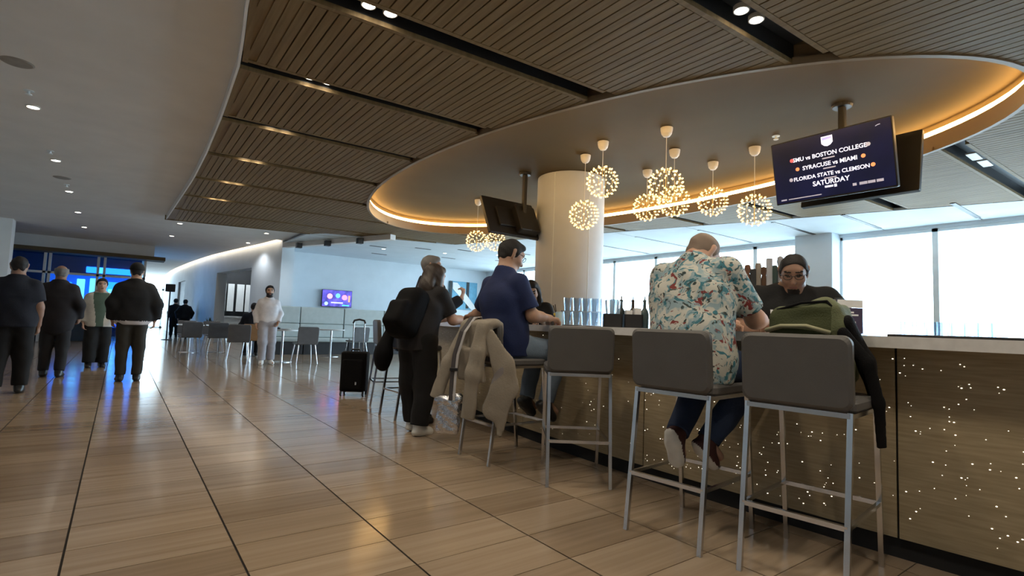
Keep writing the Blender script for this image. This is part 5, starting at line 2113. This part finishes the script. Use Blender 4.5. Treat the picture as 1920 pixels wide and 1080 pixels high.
# --- black backpack worn by the woman at the bar
f0, r0 = unit((.93, .30, 0)), unit((.30, -.93, 0))
cb = V3((2.33, 4.56, 0)) - f0 * .155
spn = unit(f0 * .20 + V3((0, 0, .42)))
pb = cb + V3((0, 0, 1.10))
nb = unit(f0 * .42 - V3((0, 0, .20)))
wb = solid('backpack', [BX(pb - nb * .05, (nb, r0, spn), (.115, .155, .245), .09, k=.03), BX(pb - nb * .16 - spn * .06, (nb, r0, spn), (.06, .12, .13), .05, k=.03)], .010, M['nylon'], None, tuple(pb), k=.04, wr=.004)
wb.location = tuple(pb)
tag(wb, 'full black backpack worn by the person leaning on the counter', 'backpack')
for s in (-1, 1):
    a = pb + spn * .22 + r0 * (.09 * s) + nb * .06
    b = V3(wmW['chest']) + r0 * (.10 * s) + f0 * .14 + V3((0, 0, .06))
    mid = V3(wmW['neck']) + r0 * (.10 * s) + V3((0, 0, -.005)) + f0 * .0
    m1 = MB()
    m1.tube([tuple(q - pb) for q in (a, mid, b, b - V3((0, 0, .12)) - f0 * .02)], .022, 8, flat=.4)
    m1.build('shoulder_strap', M['nylon'], wb)

# --- black bag on the stool behind her
kb = (2.40, 5.42, .5)
bb = solid('bag', [RC((2.38, 5.42, .92), (2.33, 5.45, .66), .07, .12, n=(1, 0, 0), s=.7, k=.05), RC((2.33, 5.45, .68), (2.33, 5.46, .60), .125, .11, n=(1, 0, 0), s=.75, k=.05)], .010, M['nylon'], None, kb, wr=.006)
bb.location = kb
tag(bb, 'limp black bag hanging on the stool behind the black backpack wearer', 'bag')
m1 = MB()
m1.tube([(2.37 - kb[0], 5.38 - kb[1], .45), (2.40 - kb[0], 5.36 - kb[1], .57), (2.45 - kb[0], 5.37 - kb[1], .58), (2.50 - kb[0], 5.38 - kb[1], .50)], .014, 8, flat=.5)
m1.build('strap', M['strap'], bb)

# --- rolling suitcase
t = thing('suitcase', 'black upright rolling suitcase with raised handle, standing in the aisle', 'suitcase', (2.66, 7.16, 0), math.radians(-36))
m1 = MB()
m1.rbox((-.175, -.115, .06), (.175, .115, .60), .045, seg=4)
m1.build('shell', M['nylon'], t, smooth=40)
m1 = MB()
m1.rbox((-.14, -.15, .10), (.14, -.11, .50), .03, axis=1)
m1.build('front_pocket', M['nylon'], t, smooth=40)
for s in (-1, 1):
    m1 = MB()
    m1.tube([(.075 * s, .09, .56), (.075 * s, .09, 1.0)], .009, 8)
    m1.build('handle_tube', M['chrome'], t)
    for y in (-.085, .085):
        m1 = MB()
        w = Matrix.Translation((.15 * s, y, .032)) @ Matrix.Rotation(math.radians(90), 4, 'Y')
        mm = MB()
        mm.lathe([(.02, -.012), (.032, -.010), (.032, .010), (.02, .012)], 14)
        m1.add([tuple(w @ Vector(p)) for p in mm.v], mm.f)
        m1.box((.15 * s - .014, y - .012, .03), (.15 * s + .014, y + .012, .075))
        m1.build('wheel', M['black'], t)
m1 = MB()
m1.tube([(-.085, .09, .99), (-.07, .09, 1.03), (0, .09, 1.045), (.07, .09, 1.03), (.085, .09, .99)], .014, 8)
m1.build('grip', M['black'], t)
m1 = MB()
m1.tube([(-.06, 0, .60), (-.05, 0, .63), (.05, 0, .63), (.06, 0, .60)], .012, 8)
m1.build('top_handle', M['black'], t)
m1 = MB()
m1.box((.05, -.153, .16), (.07, -.149, .2))
m1.build('badge', M['chrome'], t)

# ================================================================== LOUNGE END: BANQUETTE, TABLES, CHAIRS
YB = 15.55
edges = [2.95, 4.24, 5.53, 6.82, 8.11, 9.4]
blab = ['first banquette section from the curved wall, grey green back', 'second banquette section, below the wall television', 'third banquette section, behind the suitcase handle', 'fourth banquette section, behind the black backpack wearer', 'last banquette section, behind the person in blue']
for k, (a, b) in enumerate(zip(edges, edges[1:])):
    t = thing('banquette', blab[k], 'banquette', ((a + b) / 2, YB, 0), 0, 'banquette sections along the end wall')
    w = (b - a) / 2 - .012
    m1 = MB()
    m1.rbox((-w, .02, 0), (w, .50, .36), .01)
    m1.build('plinth', M['darkbase'], t)
    m1 = MB()
    m1.rbox((-w, -.06, .36), (w, .50, .47), .035, axis=0)
    m1.build('seat', M['sage'], t)
    for z0, z1 in ((.47, .87), (.875, 1.36)):
        m1 = MB()
        m1.rbox((-w, .50, z0), (w, .64, z1), .03, axis=0)
        m1.build('back_cushion', M['sage'], t)
    m1 = MB()
    m1.box((-w, .64, 0), (w, .68, 1.36))
    m1.build('back_panel', M['darkbase'], t)


def chair_parts(shell):
    P = []
    m = MB()
    m.rbox((-.23, -.22, .43), (.23, .23, .465), .05, seg=4)
    P.append(('seat', m.mesh('seat', shell)))
    m = MB()
    m.rbox((-.23, -.02, 0), (.23, .02, .40), .045, axis=1, seg=4, M4=Matrix.Translation((0, -.225, .44)) @ Matrix.Rotation(math.radians(8), 4, 'X'))
    P.append(('backrest', m.mesh('backrest', shell)))
    for sx in (-1, 1):
        for y0, y1 in ((-.17, -.25), (.17, .24)):
            m = MB()
            m.tube([(sx * .18, y0, .43), (sx * .23, y1, 0)], [.014, .009], 8)
            P.append(('leg', m.mesh('leg', M['chrome'])))
    return P


CH_G = chair_parts(M['chairgrey'])
CH_T = chair_parts(M['tan'])
chairs = [((3.47, 12.62), 0, CH_G, 'charcoal chair beside the person in white, back to the camera'),
          ((5.35, 14.4), .15, CH_G, 'charcoal chair seen above the suitcase'),
          ((2.22, 13.45), -.1, CH_G, 'dark chair in front of the person seated back turned'),
          ((2.69, 14.4), -.15, CH_T, 'tan chair holding the person seated back turned'),
          ((1.48, 15.8), .1, CH_G, 'dark chair at the left end of the far table cluster'),
          ((2.10, 15.75), -.05, CH_G, 'dark chair in the middle of the far table cluster'),
          ((1.55, 17.3), 3.1, CH_G, 'dark chair facing the camera beyond the left far table'),
          ((2.2, 17.35), 3.2, CH_G, 'dark chair facing the camera beyond the right far table')]
for (x, y), rz, parts, lab in chairs:
    t = thing('dining_chair', lab, 'chair', (x, y, 0), rz, 'chairs of the lounge end')
    for nm, me in parts:
        link(nm, me, t)


def table(label, x, y, r, square=False):
    t = thing('cafe_table', label, 'table', (x, y, 0), 0, 'cafe tables of the lounge end')
    m1 = MB()
    if square:
        m1.rbox((-r, -r, .72), (r, r, .75), .03)
    else:
        m1.lathe([(r * .97, .72), (r, .727), (r, .745), (r * .99, .75)], 32)
    m1.build('table_top', M['tabletop'], t)
    m1 = MB()
    m1.tube([(0, 0, .015), (0, 0, .72)], .03, 14)
    m1.build('leg', M['chrome'], t)
    m1 = MB()
    m1.lathe([(.24, 0), (.24, .01), (.05, .022)], 28)
    m1.build('base', M['chrome'], t)
    return t


table('round cafe table beside the person in white', 3.08, 13.05, .33)
table('round cafe table before the banquette under the television', 4.75, 14.75, .36)
table('square dark-edged table at the left of the far cluster', 1.55, 16.55, .30, True)
table('square table at the right of the far cluster', 2.25, 16.6, .30, True)
table('square table in front of the person seated back turned', 2.80, 15.15, .28, True)
m1 = MB()
m1.lathe([(.07, 0), (.12, .02), (.11, .024), (.06, .008)], 20)
tag(m1.build('plate', M['white'], None, (3.12, 13.0, .75), smooth=40), 'white plate on the table beside the person in white', 'plate')
m1 = MB()
m1.lathe([(.07, 0), (.08, .03), (.05, .05), (.02, .055)], 12)
tag(m1.build('bowl', M['black'], None, (2.97, 13.15, .75), smooth=40), 'small dark bowl on the table beside the person in white', 'bowl')

# sign on a post far down the walkway
t = thing('sign_post', 'small black sign on a thin post far down the walkway', 'sign', (1.50, 24.2, 0))
m1 = MB()
m1.tube([(0, 0, 0.01), (0, 0, 1.9)], .025, 8)
m1.build('post', M['black'], t)
m1 = MB()
m1.lathe([(.2, 0), (.2, .015), (.04, .03)], 20)
m1.build('foot', M['black'], t)
m1 = MB()
m1.rbox((-.16, -.03, 1.85), (.16, .03, 2.15), .02, axis=1)
m1.build('sign_board', M['black'], t)
# plant by the opening in the curved wall
t = thing('potted_plant', 'dark leafy plant in a white pot near the opening of the curved wall', 'plant', (2.62, 21.6, 0))
m1 = MB()
m1.lathe([(.14, 0), (.18, .40), (.17, .42), (.15, .40)], 18)
m1.build('pot', M['white'], t)
M['leaf'] = mat('dark_leaf', (.02, .04, .018), .5)
for k in range(22):
    a = k * 2.4
    h = random.uniform(.3, .65)
    sp2 = random.uniform(.06, .24)
    m1 = MB()
    p0 = Vector((0, 0, .40))
    p2 = Vector((math.cos(a) * sp2, math.sin(a) * sp2, .40 + h))
    p1 = (p0 + p2) / 2 + Vector((0, 0, .05))
    sdv = Vector((-math.sin(a), math.cos(a), 0)) * .035
    m1.add([p0, p1 - sdv, p1 + sdv, p2 + Vector((math.cos(a) * .05, math.sin(a) * .05, -.02))], [(0, 1, 2), (1, 3, 2)])
    m1.build('leaf', M['leaf'], t)

# white print on the bartender's shirt
fr = btH
pos = btW['chest'] + fr['f'] * .190 + fr['rt'] * .10 + np.array([0, 0, -.02])
o = text_mesh('UV', .09, M['napkin'], bt, (0, 0, 0), bold=.004)
xr = -Vector(fr['rt'])
zr = Vector((0, 0, 1)) + Vector(fr['f']) * -.25
zr.normalize()
yr = xr.cross(zr)
o.matrix_local = Matrix.Translation(Vector(pos - fr['base'])) @ Matrix((( xr.x, zr.x, yr.x), (xr.y, zr.y, yr.y), (xr.z, zr.z, yr.z))).to_4x4()
o.name = 'shirt_print'
